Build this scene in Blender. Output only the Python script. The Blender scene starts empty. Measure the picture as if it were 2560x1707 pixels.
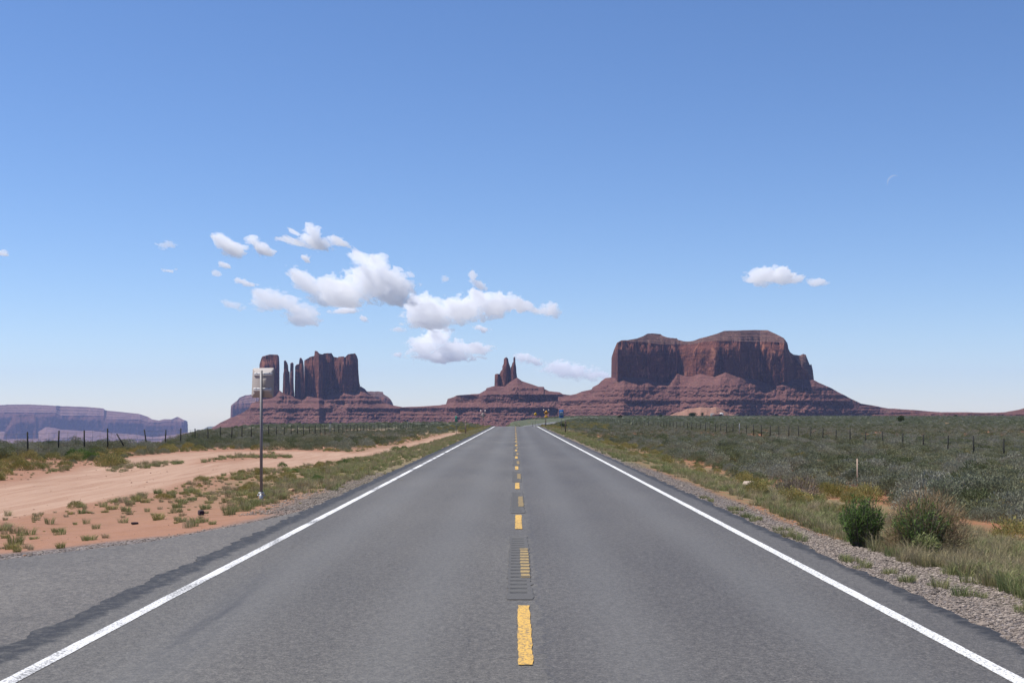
import bpy, math, random
import numpy as np
from math import radians as R
random.seed(7)
rng = np.random.default_rng(11)
scn = bpy.context.scene
HAZE = 2.5e-5
col = scn.collection

# ------------------------------------------------------------------ camera, sky, sun, exposure
F = 3288.0; VX = 1290.0; VY = 1038.0; H = 1.9        # focal length and horizon of the 2560 x 1707 photograph, eye height
cam = bpy.data.cameras.new('camera'); camo = bpy.data.objects.new('camera', cam); col.objects.link(camo)
cam.sensor_width = 36; cam.lens = F / 2560 * 36
cam.shift_x = (1280 - VX) / 2560; cam.shift_y = (VY - 853.5) / 2560
camo.location = (0, 0, H); camo.rotation_euler = (R(90), 0, 0)
cam.clip_start = 0.1; cam.clip_end = 120000
scn.camera = camo

SUN_EL = 60.0; SUN_AZ = 12.0                           # degrees above the horizon; degrees beyond straight left
sdir = (-math.cos(R(SUN_EL)) * math.cos(R(SUN_AZ)), math.cos(R(SUN_EL)) * math.sin(R(SUN_AZ)), math.sin(R(SUN_EL)))
sun = bpy.data.lights.new('sun', 'SUN'); suno = bpy.data.objects.new('sun', sun); col.objects.link(suno)
sun.energy = 5.0; sun.angle = R(0.53); sun.color = (1.0, 0.955, 0.90)
from mathutils import Vector
suno.rotation_euler = Vector(sdir).to_track_quat('Z', 'Y').to_euler()
world = bpy.data.worlds.new('World'); scn.world = world; world.use_nodes = True
wn = world.node_tree; wn.nodes.clear()
sky = wn.nodes.new('ShaderNodeTexSky'); sky.sky_type = 'NISHITA'; sky.sun_disc = False
sky.sun_elevation = R(SUN_EL); sky.sun_rotation = math.atan2(sdir[0], sdir[1])
sky.altitude = 1600; sky.air_density = 1.0; sky.dust_density = 0.3; sky.ozone_density = 3.0
hs = wn.nodes.new('ShaderNodeHueSaturation'); hs.inputs['Saturation'].default_value = 1.12
bg = wn.nodes.new('ShaderNodeBackground'); bg.inputs['Strength'].default_value = 0.10
wo = wn.nodes.new('ShaderNodeOutputWorld')
wn.links.new(sky.outputs[0], hs.inputs['Color']); tint = wn.nodes.new('ShaderNodeMix'); tint.data_type = 'RGBA'; tint.blend_type = 'MULTIPLY'; tint.inputs[0].default_value = 1; tint.inputs[7].default_value = (.86, .86, .96, 1)
wn.links.new(hs.outputs[0], tint.inputs[6]); wn.links.new(tint.outputs[2], bg.inputs[0]); wn.links.new(bg.outputs[0], wo.inputs[0])
scn.view_settings.view_transform = 'Standard'; scn.view_settings.look = 'None'
scn.view_settings.exposure = 0.5; scn.view_settings.gamma = 1.0
scn.cycles.use_denoising = True
scn.cycles.volume_bounces = 24; scn.cycles.max_bounces = 24; scn.cycles.diffuse_bounces = 3
scn.cycles.transparent_max_bounces = 12
scn.cycles.volume_step_rate = 0.15
scn.cycles.use_adaptive_sampling = True; scn.cycles.adaptive_threshold = 0.01

# ------------------------------------------------------------------ numeric helpers
def _h(ix, iy, iz, seed):
    n = (ix.astype(np.int64) * 374761393 + iy.astype(np.int64) * 668265263 + iz.astype(np.int64) * 2147483647 + seed * 1274126177) & 0xffffffff
    n = ((n ^ (n >> 13)) * 1274126177) & 0xffffffff
    n = ((n ^ (n >> 16)) * 2246822519) & 0xffffffff
    return ((n ^ (n >> 15)) & 0xffffff) / float(0xffffff)
def vnoise(x, y, z=0.0, seed=0):
    x, y, z = np.broadcast_arrays(np.asarray(x, float), np.asarray(y, float), np.asarray(z, float))
    ix, iy, iz = np.floor(x), np.floor(y), np.floor(z)
    fx, fy, fz = x - ix, y - iy, z - iz
    fx, fy, fz = [f * f * (3 - 2 * f) for f in (fx, fy, fz)]
    r = 0
    for a in (0, 1):
        for b in (0, 1):
            for c in (0, 1):
                r = r + _h(ix + a, iy + b, iz + c, seed) * (fx if a else 1 - fx) * (fy if b else 1 - fy) * (fz if c else 1 - fz)
    return r
def fbm(x, y, z=0.0, o=4, seed=0, g=0.5):
    s = 0; a = 1; t = 0
    for i in range(o):
        s = s + a * (vnoise(np.asarray(x) * 2 ** i, np.asarray(y) * 2 ** i, np.asarray(z) * 2 ** i, seed + 17 * i) - 0.5); t += a; a *= g
    return s / t * 2            # about -1..1
def ridge(x, y, z=0.0, o=3, seed=0):
    s = 0; a = 1; t = 0
    for i in range(o):
        s = s + a * (1 - np.abs(2 * vnoise(np.asarray(x) * 2 ** i, np.asarray(y) * 2 ** i, np.asarray(z) * 2 ** i, seed + 31 * i) - 1)); t += a; a *= 0.5
    return s / t                # 0..1
def smooth(a, b, x):
    t = np.clip((np.asarray(x, float) - a) / (b - a), 0, 1); return t * t * (3 - 2 * t)
def pl(pts):
    p = np.array(pts, float); return lambda x: np.interp(x, p[:, 0], p[:, 1])
def at(x, y, D):
    return ((x - VX) * D / F, D, H - (y - VY) * D / F)

def mesh_np(name, v, f, mat=None, parent=None, smooth_=False, attrs=None):
    """faces: an (n,k) int array, or a list of such arrays"""
    if not isinstance(f, (list, tuple)): f = [f]
    f = [np.asarray(q, np.int32) for q in f if len(q)]
    me = bpy.data.meshes.new(name)
    v = np.asarray(v, np.float32)
    me.vertices.add(len(v)); me.vertices.foreach_set('co', v.ravel())
    nl = sum(q.size for q in f); npoly = sum(len(q) for q in f)
    me.loops.add(nl); me.polygons.add(npoly)
    me.loops.foreach_set('vertex_index', np.concatenate([q.ravel() for q in f]))
    st = []; s = 0
    for q in f:
        st.append(s + np.arange(len(q)) * q.shape[1]); s += q.size
    me.polygons.foreach_set('loop_start', np.concatenate(st).astype(np.int32))
    if smooth_: me.polygons.foreach_set('use_smooth', np.ones(npoly, bool))
    me.update(calc_edges=True)
    if attrs:
        for k, a in attrs.items():
            at_ = me.attributes.new(k, 'FLOAT', 'POINT'); at_.data.foreach_set('value', np.asarray(a, np.float32).ravel())
    if mat:
        for m_ in (mat if isinstance(mat, (list, tuple)) else [mat]): me.materials.append(m_)
    o = bpy.data.objects.new(name, me); col.objects.link(o)
    if parent: o.parent = parent
    return o
def grid_faces(nr, nc, off=0, wrap=False):
    i = np.arange(nr - 1)[:, None]; j = np.arange(nc if wrap else nc - 1)[None, :]
    a = i * nc + j; b = i * nc + (j + 1) % nc
    return (np.stack([a, b, b + nc, a + nc], -1).reshape(-1, 4) + off)
class MB:
    """collects boxes, tubes and sheets into ONE mesh"""
    def __init__(s): s.v = []; s.q = []; s.t = []; s.n = 0
    def add(s, v, q=None, t=None):
        v = np.asarray(v, float)
        if q is not None and len(q): s.q.append(np.asarray(q) + s.n)
        if t is not None and len(t): s.t.append(np.asarray(t) + s.n)
        s.v.append(v); s.n += len(v)
    def box(s, c, d, rz=0, rx=0):
        x, y, z = [k / 2 for k in d]
        v = np.array([(a * x, b * y, e * z) for e in (-1, 1) for a, b in ((-1, -1), (1, -1), (1, 1), (-1, 1))])
        if rx:
            cc, ss = math.cos(rx), math.sin(rx); v = v @ np.array([[1, 0, 0], [0, cc, ss], [0, -ss, cc]])
        cc, ss = math.cos(rz), math.sin(rz); v = v @ np.array([[cc, ss, 0], [-ss, cc, 0], [0, 0, 1]])
        s.add(v + np.array(c), [(3, 2, 1, 0), (4, 5, 6, 7), (0, 1, 5, 4), (1, 2, 6, 5), (2, 3, 7, 6), (3, 0, 4, 7)])
    def tube(s, a, b, r0, r1=None, n=6):
        r1 = r0 if r1 is None else r1
        a = np.array(a, float); b = np.array(b, float); d = b - a; L = np.linalg.norm(d); d = d / max(L, 1e-9)
        u = np.cross(d, (0, 0, 1) if abs(d[2]) < .9 else (1, 0, 0)); u /= np.linalg.norm(u); w = np.cross(d, u)
        t = np.arange(n) / n * 2 * math.pi
        ring = np.cos(t)[:, None] * u + np.sin(t)[:, None] * w
        v = np.concatenate([a + ring * r0, b + ring * r1, [a], [b]])
        q = [(i, (i + 1) % n, n + (i + 1) % n, n + i) for i in range(n)]
        tr = [((i + 1) % n, i, 2 * n) for i in range(n)] + [(n + i, n + (i + 1) % n, 2 * n + 1) for i in range(n)]
        s.add(v, q, tr)
    def prism(s, pts, c, th, rz=0):
        """outline in the x/z plane (ccw), thickness along y"""
        n = len(pts); p = np.array([(x, 0, z) for x, z in pts], float)
        v = np.concatenate([p + (0, -th / 2, 0), p + (0, th / 2, 0)])
        cc, ss = math.cos(rz), math.sin(rz); v = v @ np.array([[cc, ss, 0], [-ss, cc, 0], [0, 0, 1]])
        v = v + np.array(c); m0 = v[:n].mean(0); m1 = v[n:].mean(0); v = np.concatenate([v, [m0], [m1]])
        q = [(i, (i + 1) % n, n + (i + 1) % n, n + i)[::-1] for i in range(n)]
        t = [(i, (i + 1) % n, 2 * n) for i in range(n)] + [(n + (i + 1) % n, n + i, 2 * n + 1) for i in range(n)]
        s.add(v, q, t)
    def build(s, name, mat, parent=None, smooth_=False):
        f = []
        if s.q: f.append(np.concatenate(s.q))
        if s.t: f.append(np.concatenate(s.t))
        return mesh_np(name, np.concatenate(s.v), f, mat, parent, smooth_)
def tag(o, label=None, cat=None, group=None, kind=None):
    if label: o['label'] = label
    if cat: o['category'] = cat
    if group: o['group'] = group
    if kind: o['kind'] = kind
    return o
def empty(name, loc=(0, 0, 0), rz=0):
    o = bpy.data.objects.new(name, None); col.objects.link(o); o.location = loc; o.rotation_euler = (0, 0, rz)
    o.empty_display_size = 0.3; return o
def copy_tree(o, parent=None):
    c = o.copy(); col.objects.link(c); c.parent = parent
    for ch in [k for k in bpy.data.objects if k.parent == o]: copy_tree(ch, c)
    return c

# ------------------------------------------------------------------ material helpers
class NT:
    def __init__(s, name):
        s.m = bpy.data.materials.new(name); s.m.use_nodes = True; s.t = s.m.node_tree; s.t.nodes.clear()
        s.out = s.t.nodes.new('ShaderNodeOutputMaterial')
    def n(s, typ, ins=None, **props):
        d = s.t.nodes.new('ShaderNode' + typ)
        for k, v in props.items(): setattr(d, k, v)
        for k, v in (ins or {}).items():
            if isinstance(v, bpy.types.NodeSocket): s.t.links.new(v, d.inputs[k])
            else: d.inputs[k].default_value = v
        return d
    def math(s, op, a, b=0.0, c=0.0, clamp=False):
        return s.n('Math', {0: a, 1: b, 2: c}, operation=op, use_clamp=clamp).outputs[0]
    def noise(s, vec, scale, detail=3.0, rough=0.55, dist=0.0, fac=True):
        d = s.n('TexNoise', {'Vector': vec, 'Scale': scale, 'Detail': detail, 'Roughness': rough, 'Distortion': dist})
        return d.outputs[0]
    def map(s, vec, sc=(1, 1, 1), loc=(0, 0, 0)):
        return s.n('Mapping', {'Vector': vec, 'Scale': sc, 'Location': loc}).outputs[0]
    def rng(s, v, a, b, c=0.0, d=1.0):
        return s.n('MapRange', {'Value': v, 'From Min': a, 'From Max': b, 'To Min': c, 'To Max': d}).outputs[0]
    def mix(s, f, a, b, mode='MIX'):
        d = s.t.nodes.new('ShaderNodeMix'); d.data_type = 'RGBA'; d.blend_type = mode
        for k, v in ((0, f), (6, a), (7, b)):
            if isinstance(v, bpy.types.NodeSocket): s.t.links.new(v, d.inputs[k])
            elif k == 0: d.inputs[k].default_value = v
            else: d.inputs[k].default_value = (*v, 1) if len(v) == 3 else v
        return d.outputs[2]
    def pos(s): return s.n('NewGeometry').outputs['Position']
    def attr(s, name): return s.n('Attribute', attribute_name=name).outputs['Fac']
    def bump(s, h, strength=0.5, dist=0.1): return s.n('Bump', {'Height': h, 'Strength': strength, 'Distance': dist}).outputs[0]
    def surf(s, color, rough=0.8, normal=None, metal=0.0, spec=0.3):
        b = s.n('BsdfPrincipled', {'Roughness': rough, 'Metallic': metal, 'Specular IOR Level': spec})
        if isinstance(color, bpy.types.NodeSocket): s.t.links.new(color, b.inputs['Base Color'])
        else: b.inputs['Base Color'].default_value = (*color, 1)
        if normal is not None: s.t.links.new(normal, b.inputs['Normal'])
        s.t.links.new(b.outputs[0], s.out.inputs[0]); return b
def simple(name, c, rough=0.6, metal=0.0, var=0.12, scale=8.0):
    s = NT(name); n = s.noise(s.n('TexCoord').outputs['Object'], scale, 4)
    d = s.mix(n, tuple(k * (1 - var) for k in c), tuple(min(1, k * (1 + var)) for k in c))
    s.surf(d, rough, metal=metal); return s.m

# ------------------------------------------------------------------ road path and ground height
path_pts = [(0, -30, 0), (0, 0, 0), (0, 100, 0), (0, 190, 0), (0, 231, -0.03), (0, 300, -1.2), (0, 400, -2.9), (0.3, 520, -4.2), (0.8, 600, -4.8), (2.0, 700, -5.4),
            (5, 800, -5.6), (14, 900, -4.7), (45, 985, -2.1), (100, 1030, -0.9), (170, 1065, -0.2), (250, 1100, 0.25), (400, 1160, 0.5), (600, 1230, 0.5)]
PP = np.array(path_pts, float)
def catmull(P, per=24):
    out = []
    for i in range(len(P) - 1):
        p0 = P[max(i - 1, 0)]; p1 = P[i]; p2 = P[i + 1]; p3 = P[min(i + 2, len(P) - 1)]
        t0 = 0; t1 = np.linalg.norm(p1[:2] - p0[:2]) ** .5 + 1e-6; t2 = t1 + np.linalg.norm(p2[:2] - p1[:2]) ** .5; t3 = t2 + np.linalg.norm(p3[:2] - p2[:2]) ** .5 + 1e-6
        L = np.linalg.norm(p2[:2] - p1[:2]); n = max(4, int(L / 2.5)) if L < 150 else per
        for t in np.linspace(t1, t2, n, endpoint=False):
            a1 = (t1 - t) / (t1 - t0) * p0 + (t - t0) / (t1 - t0) * p1 if i > 0 else p1
            a2 = (t2 - t) / (t2 - t1) * p1 + (t - t1) / (t2 - t1) * p2
            a3 = (t3 - t) / (t3 - t2) * p2 + (t - t2) / (t3 - t2) * p3 if i < len(P) - 2 else p2
            b1 = (t2 - t) / (t2 - t0) * a1 + (t - t0) / (t2 - t0) * a2
            b2 = (t3 - t) / (t3 - t1) * a2 + (t - t1) / (t3 - t1) * a3
            out.append((t2 - t) / (t2 - t1) * b1 + (t - t1) / (t2 - t1) * b2)
    out.append(P[-1]); return np.array(out)
PATH = catmull(PP)
zl_f = pl([(-50, -.35), (20, -.38), (40, -.42), (70, -.36), (100, -.5), (200, -.9), (295, -1.4), (450, -1.7), (650, -1.7), (900, -3)])
zr_f = pl([(-50, -.3), (20, -.3), (35, -.5), (50, -.7), (77, -.85), (128, -.65), (400, -.5), (1100, .15), (1500, .75), (1700, .9)])
De_f = pl([(-3000, 95), (395, 96), (440, 118), (470, 180), (500, 245), (600, 400), (650, 520), (1100, 640), (1240, 700), (1330, 1200), (1400, 1650), (6000, 1650)])
Vd_f = pl([(-3000, -345), (440, -345), (520, -125), (700, -100), (1100, -55), (1500, -30), (3000, -30)])
TRK = [(np.array([(-14.6, 12), (-14.3, 28), (-14.2, 36), (-14.5, 48), (-14.0, 56), (-11.6, 63), (-10.2, 71), (-8.9, 82), (-8.6, 100), (-8.5, 137), (-8.8, 165), (-9.6, 222), (-10, 280)], float),
        pl([(12, 2.0), (36, 2.9), (56, 2.6), (80, 1.35), (100, .9), (137, 1.0), (165, 1.1), (222, 1.3), (300, 1.2)])),
       (np.array([(-14.6, 44), (-16.5, 56), (-18.6, 68), (-18.8, 78), (-16.2, 86), (-12.5, 83), (-10.6, 75)], float), pl([(40, 2.2), (90, 1.9)])),
       (np.array([(-30, 27), (-22, 30), (-14.6, 38)], float), pl([(20, 2.4), (60, 2.4)]))]
def seg_dist(x, y, P):
    d = np.full(np.shape(x), 1e9); yy = np.zeros(np.shape(x))
    for a, b in zip(P[:-1], P[1:]):
        ab = b - a; t = np.clip(((x - a[0]) * ab[0] + (y - a[1]) * ab[1]) / (ab @ ab), 0, 1)
        q = np.hypot(x - a[0] - t * ab[0], y - a[1] - t * ab[1])
        m = q < d; d = np.where(m, q, d); yy = np.where(m, a[1] + t * ab[1], yy)
    return d, yy
def track_mask(x, y):
    x = np.asarray(x, float); y = np.asarray(y, float); m = np.zeros(np.shape(x))
    wob = fbm(x * .35, y * .22, o=3, seed=5) * .7
    for P, hw in TRK:
        d, yy = seg_dist(x, y, P); w = hw(yy)
        m = np.maximum(m, 1 - smooth(w - .5, w + .9, d + wob))
    return m
APR = np.array([(-4.15, 27.5), (-4.45, 25), (-4.9, 22.6), (-5.6, 20.0), (-6.9, 17.7), (-9.0, 15.9), (-13, 14.4), (-22, 13.0), (-40, 12.0)], float)   # far edge of the paved turnout
def apron_far(x): return np.interp(-np.asarray(x, float), -APR[:, 0], APR[:, 1])
def apron_z(x, y): return -0.004 - 0.012 * np.clip(-np.asarray(x, float) - 4.1, 0, 40)
def ground_z(x, y, detail=True):
    x = np.asarray(x, float); y = np.asarray(y, float); shp = np.broadcast(x, y).shape
    x = np.broadcast_to(x, shp).astype(float); y = np.broadcast_to(y, shp).astype(float)
    r = np.hypot(x, y)
    near = y < 950
    cx = np.interp(y, PATH[:, 1], PATH[:, 0]); zr = np.interp(y, PATH[:, 1], PATH[:, 2])
    lat = x - np.where(near, cx, 1e4 * 0 + cx)
    lat = np.where(near, lat, x + 0 * lat)
    side = np.where(lat < 0, zl_f(y), zr_f(y))
    blend_c = smooth(-40, 40, lat) if False else None
    # beyond the road's bend the left and right plains meet gradually
    mid = smooth(-60, 60, x - 20); far = smooth(700, 900, y)
    side = side * (1 - far) + far * (zl_f(y) * (1 - mid) + zr_f(y) * mid)
    a = np.abs(lat)
    wdt = np.where(y > 232, 5.0 + (y - 232) * .05, 5.0)
    k = smooth(4.2, 4.3 + wdt, a)
    z = (zr - .06) * (1 - k) + side * k
    z = np.where(y < 905, z, side)
    m = (y > 880) & (y < 1300) & (x > -20) & (x < 620)
    if m.any():
        Pf = PATH[(PATH[:, 1] > 780)][::3]
        xs = x[m]; ys = y[m]; d = np.full(xs.shape, 1e9); zz = np.zeros(xs.shape)
        for q in Pf:
            e = np.hypot(xs - q[0], ys - q[1]); w = e < d; d = np.where(w, e, d); zz = np.where(w, q[2], zz)
        kk = smooth(6, 26, d); z[m] = (zz - .12) * (1 - kk) + z[m] * kk
    # paved turnout
    af = apron_far(x); ins = (x < -4.1) & (x > -40) & (y > -40)
    ka = 1 - smooth(0.2, 9.0, y - af); za = apron_z(x, y) - 0.035
    z = np.where(ins, za * ka + z * (1 - ka), z)
    if detail:
        tr = track_mask(x, y) if (y.size < 3_000_000) else 0
        off = smooth(4.6, 7.0, a) * (1 - np.where(ins, ka, 0))
        z = z + off * (fbm(x * .22, y * .22, o=4, seed=3) * .10 + fbm(x * 1.5, y * 1.5, o=3, seed=9) * .022) * np.where(y < 300, 1, .3) - off * tr * .07
        z = z + smooth(200, 400, y) * smooth(8, 40, a) * fbm(x * .03, y * .012, o=3, seed=13) * .35
    px = VX + F * x / np.maximum(y, 3.0); px = np.where(y < 3, np.where(x < 0, -3000, 6000), px)
    De = De_f(px); over = np.clip(r - De, 0, None)
    drop = np.minimum(over ** 1.25 * 0.02, over * .12)
    z = np.maximum(z - drop, np.minimum(z, Vd_f(px)))
    return z

# ------------------------------------------------------------------ ground material and sheet
def ground_mat():
    s = NT('desert_ground'); p = s.pos()
    n1 = s.noise(p, .35, 5, .6); n2 = s.noise(p, 3.0, 5, .65); n3 = s.noise(p, 28.0, 3, .6)
    red = s.mix(n1, (.25, .125, .070), (.31, .168, .105))
    red = s.mix(s.rng(s.noise(p, 1.1, 5, .7), .50, .66, 0, .6), red, (.20, .10, .06))
    red = s.mix(s.rng(n2, .35, .75), red, (.29, .165, .118))
    red = s.mix(s.rng(n3, .25, .8), s.mix(.5, red, (.17, .09, .06)), red)
    redder = s.mix(n2, (.215, .082, .042), (.275, .125, .072))
    red = s.mix(s.attr('right'), red, redder)
    # dirt track: paler, with ruts running along it
    rut = s.noise(s.map(p, (2.6, .12, 1)), 1.0, 4, .6)
    trk = s.mix(s.rng(rut, .38, .62), (.245, .138, .085), (.35, .232, .162))
    trk = s.mix(s.rng(n3, .35, .7), trk, (.335, .225, .17))
    c = s.mix(s.attr('track'), red, trk)
    # gravel
    vo = s.n('TexVoronoi', {'Vector': p, 'Scale': 26.0}).outputs['Color']
    gsep = s.n('SeparateColor', {0: vo}).outputs[0]
    gv = s.mix(gsep, (.035, .030, .030), (.23, .20, .185))
    c = s.mix(s.attr('gravel'), c, gv)
    # low litter and grass thatch
    lit = s.mix(s.noise(p, 9.0, 4, .7), (.11, .10, .045), (.20, .165, .095))
    c = s.mix(s.math('MULTIPLY', s.attr('litter'), s.rng(s.noise(p, 2.2, 5, .7), .33, .50)), c, lit)
    # scrub cover far away
    sg = s.mix(s.noise(s.map(p, (1, .35, 1)), .16, 6, .75), (.055, .066, .038), (.105, .112, .072))
    soilgap = s.rng(s.noise(s.map(p, (1, .3, 1)), .045, 6, .7), .60, .66)
    sg = s.mix(soilgap, sg, (.32, .17, .09))
    c = s.mix(s.attr('sage'), c, sg)
    h = s.math('ADD', s.math('MULTIPLY', n2, .5), s.math('ADD', s.math('MULTIPLY', n3, .25), s.math('MULTIPLY', s.math('MULTIPLY', gsep, s.attr('gravel')), .6)))
    s.surf(c, .95, s.bump(h, .55, .06), spec=.1)
    return s.m
M_ground = ground_mat()
def build_ground():
    th = np.concatenate([np.arange(-180, -28, 3.0), np.arange(-28, -24, .6), np.arange(-24, 24, .13), np.arange(24, 28, .6), np.arange(28, 180, 3.0)])
    rr = [0.0]; r = 1.5
    while r < 15500: rr.append(r); r *= 1.0165 if r < 2500 else 1.06
    rr.append(15500.); rr = np.array(rr)
    TH, RR = np.meshgrid(np.radians(th), rr)
    x = np.sin(TH) * RR; y = np.cos(TH) * RR
    z = ground_z(x, y)
    a = np.abs(x); tr = track_mask(x, y)
    af = apron_far(x); dy = y - af
    nz = fbm(x * .9, y * .5, o=3, seed=21)
    gl = np.clip(1 - smooth(1.1, 2.2, dy + nz * .6), 0, 1) * ((x < -4) & (x > -40)) * (x < -4.1) * (dy > -.5)
    gs = ((1 - smooth(4.85 + .25 * nz + .8 * (y < 21), 5.25 + .25 * nz + .9 * (y < 21), a)) * (a > 4) * (y < 60) + .9 * (1 - smooth(4.9, 5.3, a)) * (y >= 60)) * np.where(x < 0, np.where(y > 27, .25 + .75 * smooth(62, 38, y), 0.6), 1)
    grav = np.clip(np.maximum(gl, gs), 0, 1)
    lit_r = smooth(4.7 - .4 * (y > 50), 5.6 - .8 * (y > 50), x) * (1 - smooth(8.5, 11.5, x + nz * 1.5)) * .95
    lit_l = np.where(x < 0, (1 - smooth(5.5, 13, a + nz * 2)) * smooth(22, 50, y) * .9, 0)
    lit = np.clip(lit_r + lit_l, 0, 1) * (1 - tr)
    far_s = np.where(x > 0, smooth(11, 14, x), smooth(24, 30, a) + smooth(9, 16, a) * smooth(120, 200, y))
    lit = np.maximum(lit, (a < 16) * smooth(150, 260, y) * (1 - smooth(420, 560, y)) * (1 - tr)); far_s = np.maximum(far_s, smooth(450, 600, y))
    sage = np.clip(far_s, 0, 1) * smooth(120, 420, y) * (y > 0) * (1 - tr)
    o = mesh_np('ground', np.stack([x, y, z], -1).reshape(-1, 3), grid_faces(len(rr), len(th), wrap=True), M_ground, smooth_=True,
                attrs={'track': tr, 'gravel': grav, 'litter': lit, 'sage': sage, 'right': smooth(0, 6, x)})
    tag(o, kind='structure'); return o
build_ground()

# ------------------------------------------------------------------ asphalt
def asphalt(name, base, apron=False):
    s = NT(name); p = s.pos(); sep = s.n('SeparateXYZ', {0: p})
    f1 = s.noise(p, 62.0, 3, .75); f2 = s.noise(p, 22.0, 3, .7)
    f3 = s.noise(s.map(p, (1, .55, 1)), 11.0, 5, .72)
    blo = s.noise(s.map(p, (.55, .10, 1)), 1.0, 4, .6); blo2 = s.noise(s.map(p, (.12, .05, 1)), 1.0, 3, .5)
    c = s.mix(s.rng(f1, .40, .60), tuple(k * .62 for k in base), tuple(k * 1.38 for k in base))
    c = s.mix(1.0, c, s.mix(s.rng(f2, .40, .60), (.74, .74, .74), (1.24, 1.24, 1.22)), 'MULTIPLY')
    c = s.mix(1.0, c, s.mix(s.rng(blo, .3, .7), (.84, .84, .85), (1.12, 1.12, 1.11)), 'MULTIPLY')
    c = s.mix(1.0, c, s.mix(s.rng(blo2, .3, .7), (.92, .92, .93), (1.07, 1.07, 1.07)), 'MULTIPLY')
    c = s.mix(1.0, c, s.mix(s.rng(f3, .40, .60), (.86, .86, .86), (1.13, 1.13, 1.13)), 'MULTIPLY')
    # bright stone chips
    chip = s.rng(s.noise(p, 75.0, 1, .5), .70, .75)
    c = s.mix(s.math('MULTIPLY', chip, .55), c, (.24, .235, .225))
    if not apron:
        lat = s.attr('lat'); jag = s.noise(s.map(p, (1.2, 1.6, 1)), 2.0, 5, .75)
        l2 = s.math('ADD', lat, s.math('MULTIPLY', s.math('SUBTRACT', jag, .5), .55))
        # paving seam right of the centre line
        c = s.mix(s.rng(l2, .20, .30), c, s.mix(1.0, c, (.88, .88, .905), 'MULTIPLY'))
        seam = s.math('MULTIPLY', s.rng(l2, .22, .25), s.rng(l2, .28, .25))
        c = s.mix(s.math('MULTIPLY', seam, .5), c, (.04, .04, .045))
        # wheel paths, slightly polished
        for cc in (-2.7, -.95, .95, 2.7):
            d = s.math('ABSOLUTE', s.math('SUBTRACT', lat, cc)); w = s.rng(d, .55, .1)
            c = s.mix(s.math('MULTIPLY', w, .22), c, (.15, .148, .14))
        # dark tar at the rim
        al = s.math('ADD', s.math('ABSOLUTE', lat), s.math('MULTIPLY', s.math('SUBTRACT', jag, .5), .45))
        c = s.mix(s.math('MULTIPLY', s.rng(s.math('SUBTRACT', al, s.math('MULTIPLY', s.math('LESS_THAN', lat, 0.0), -.13)), 4.00, 4.10), s.rng(s.noise(p, 7.0, 4, .8),   .36, .54, .35, 1)), c, (.024, .0225, .021))
        # rubber marks in the left lane
        sk = s.math('MULTIPLY', s.rng(s.math('ABSOLUTE', s.math('SUBTRACT', s.math('ADD', lat, s.math('MULTIPLY', sep.outputs[1], .055)), -2.15)), .22, .02),
                    s.math('MULTIPLY', s.rng(sep.outputs[1], 9.0, 11.5), s.rng(sep.outputs[1], 18.0, 13.0)))
        c = s.mix(s.math('MULTIPLY', sk, s.rng(s.noise(s.map(p, (9, .4, 1)), 1.0, 3, .6), .35, .65, .1, .6)), c, (.03, .03, .033))
    else:
        str_ = s.noise(s.map(p, (.16, .9, 1)), 1.2, 5, .65)
        c = s.mix(s.rng(str_, .55, .70, 0, .35), c, tuple(k * .55 for k in base))
    h = s.math('ADD', f1, s.math('MULTIPLY', f2, .6))
    s.surf(c, .62, s.bump(h, .3, .006), spec=.25); return s.m
M_road = asphalt('asphalt', (.099, .0915, .080)); M_apron = asphalt('asphalt_turnout', (.106, .095, .081), True)
# arc tangents
T = np.gradient(PATH[:, :2], axis=0); T /= np.linalg.norm(T, axis=1)[:, None]
NRM = np.stack([T[:, 1], -T[:, 0]], -1)
S = np.concatenate([[0], np.cumsum(np.linalg.norm(np.diff(PATH[:, :2], axis=0), axis=1))])
S0 = np.interp(0, PATH[:, 1], S)
def ribbon(name, s_arr, lo, hi, dz, mat, n=2, parent=None, jag=0.0, seed=0, attrs=True):
    s_arr = np.asarray(s_arr, float)
    c = np.stack([np.interp(s_arr, S, PATH[:, k]) for k in range(3)], -1)
    nn = np.stack([np.interp(s_arr, S, NRM[:, k]) for k in range(2)], -1)
    L = np.linspace(0, 1, n)[None, :]
    lo_ = np.broadcast_to(lo, s_arr.shape) + jag * fbm(s_arr * 2.6, s_arr * 0 + 3, o=5, seed=seed, g=.7)
    hi_ = np.broadcast_to(hi, s_arr.shape) + jag * fbm(s_arr * 1.7, s_arr * 0 + 9, o=5, seed=seed + 5, g=.7)
    lat = lo_[:, None] * (1 - L) + hi_[:, None] * L
    x = c[:, 0:1] + nn[:, 0:1] * lat; y = c[:, 1:2] + nn[:, 1:2] * lat; z = np.broadcast_to(c[:, 2:3] + dz, x.shape)
    v = np.stack([x, y, z], -1).reshape(-1, 3)
    return mesh_np(name, v, grid_faces(len(s_arr), n)[:, ::-1], mat, parent, attrs={'lat': lat})
s_road = np.concatenate([np.arange(S0 - 20, S0 + 70, .12), np.arange(S0 + 70, S0 + 300, .8), np.arange(S0 + 300, S[-1], 5)])
tag(ribbon('road', s_road, -4.22, 4.22, 0, M_road, 9, jag=.13, seed=2), kind='structure')
def build_apron():
    xs = np.concatenate([np.arange(-4.0, -14, -.12), np.arange(-14, -39, -1.0)]); n = 14
    yf = apron_far(xs) + fbm(xs * 3, xs * 0, o=4, seed=8) * .06
    t = np.linspace(0, 1, n)[:, None]
    y = -25 * (1 - t) + yf[None] * t; x = np.broadcast_to(xs[None], y.shape); z = apron_z(x, y)
    return tag(mesh_np('paved_turnout', np.stack([x, y, z - .002], -1).reshape(-1, 3), grid_faces(n, len(xs))[:, ::-1], M_apron), kind='structure')
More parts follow.
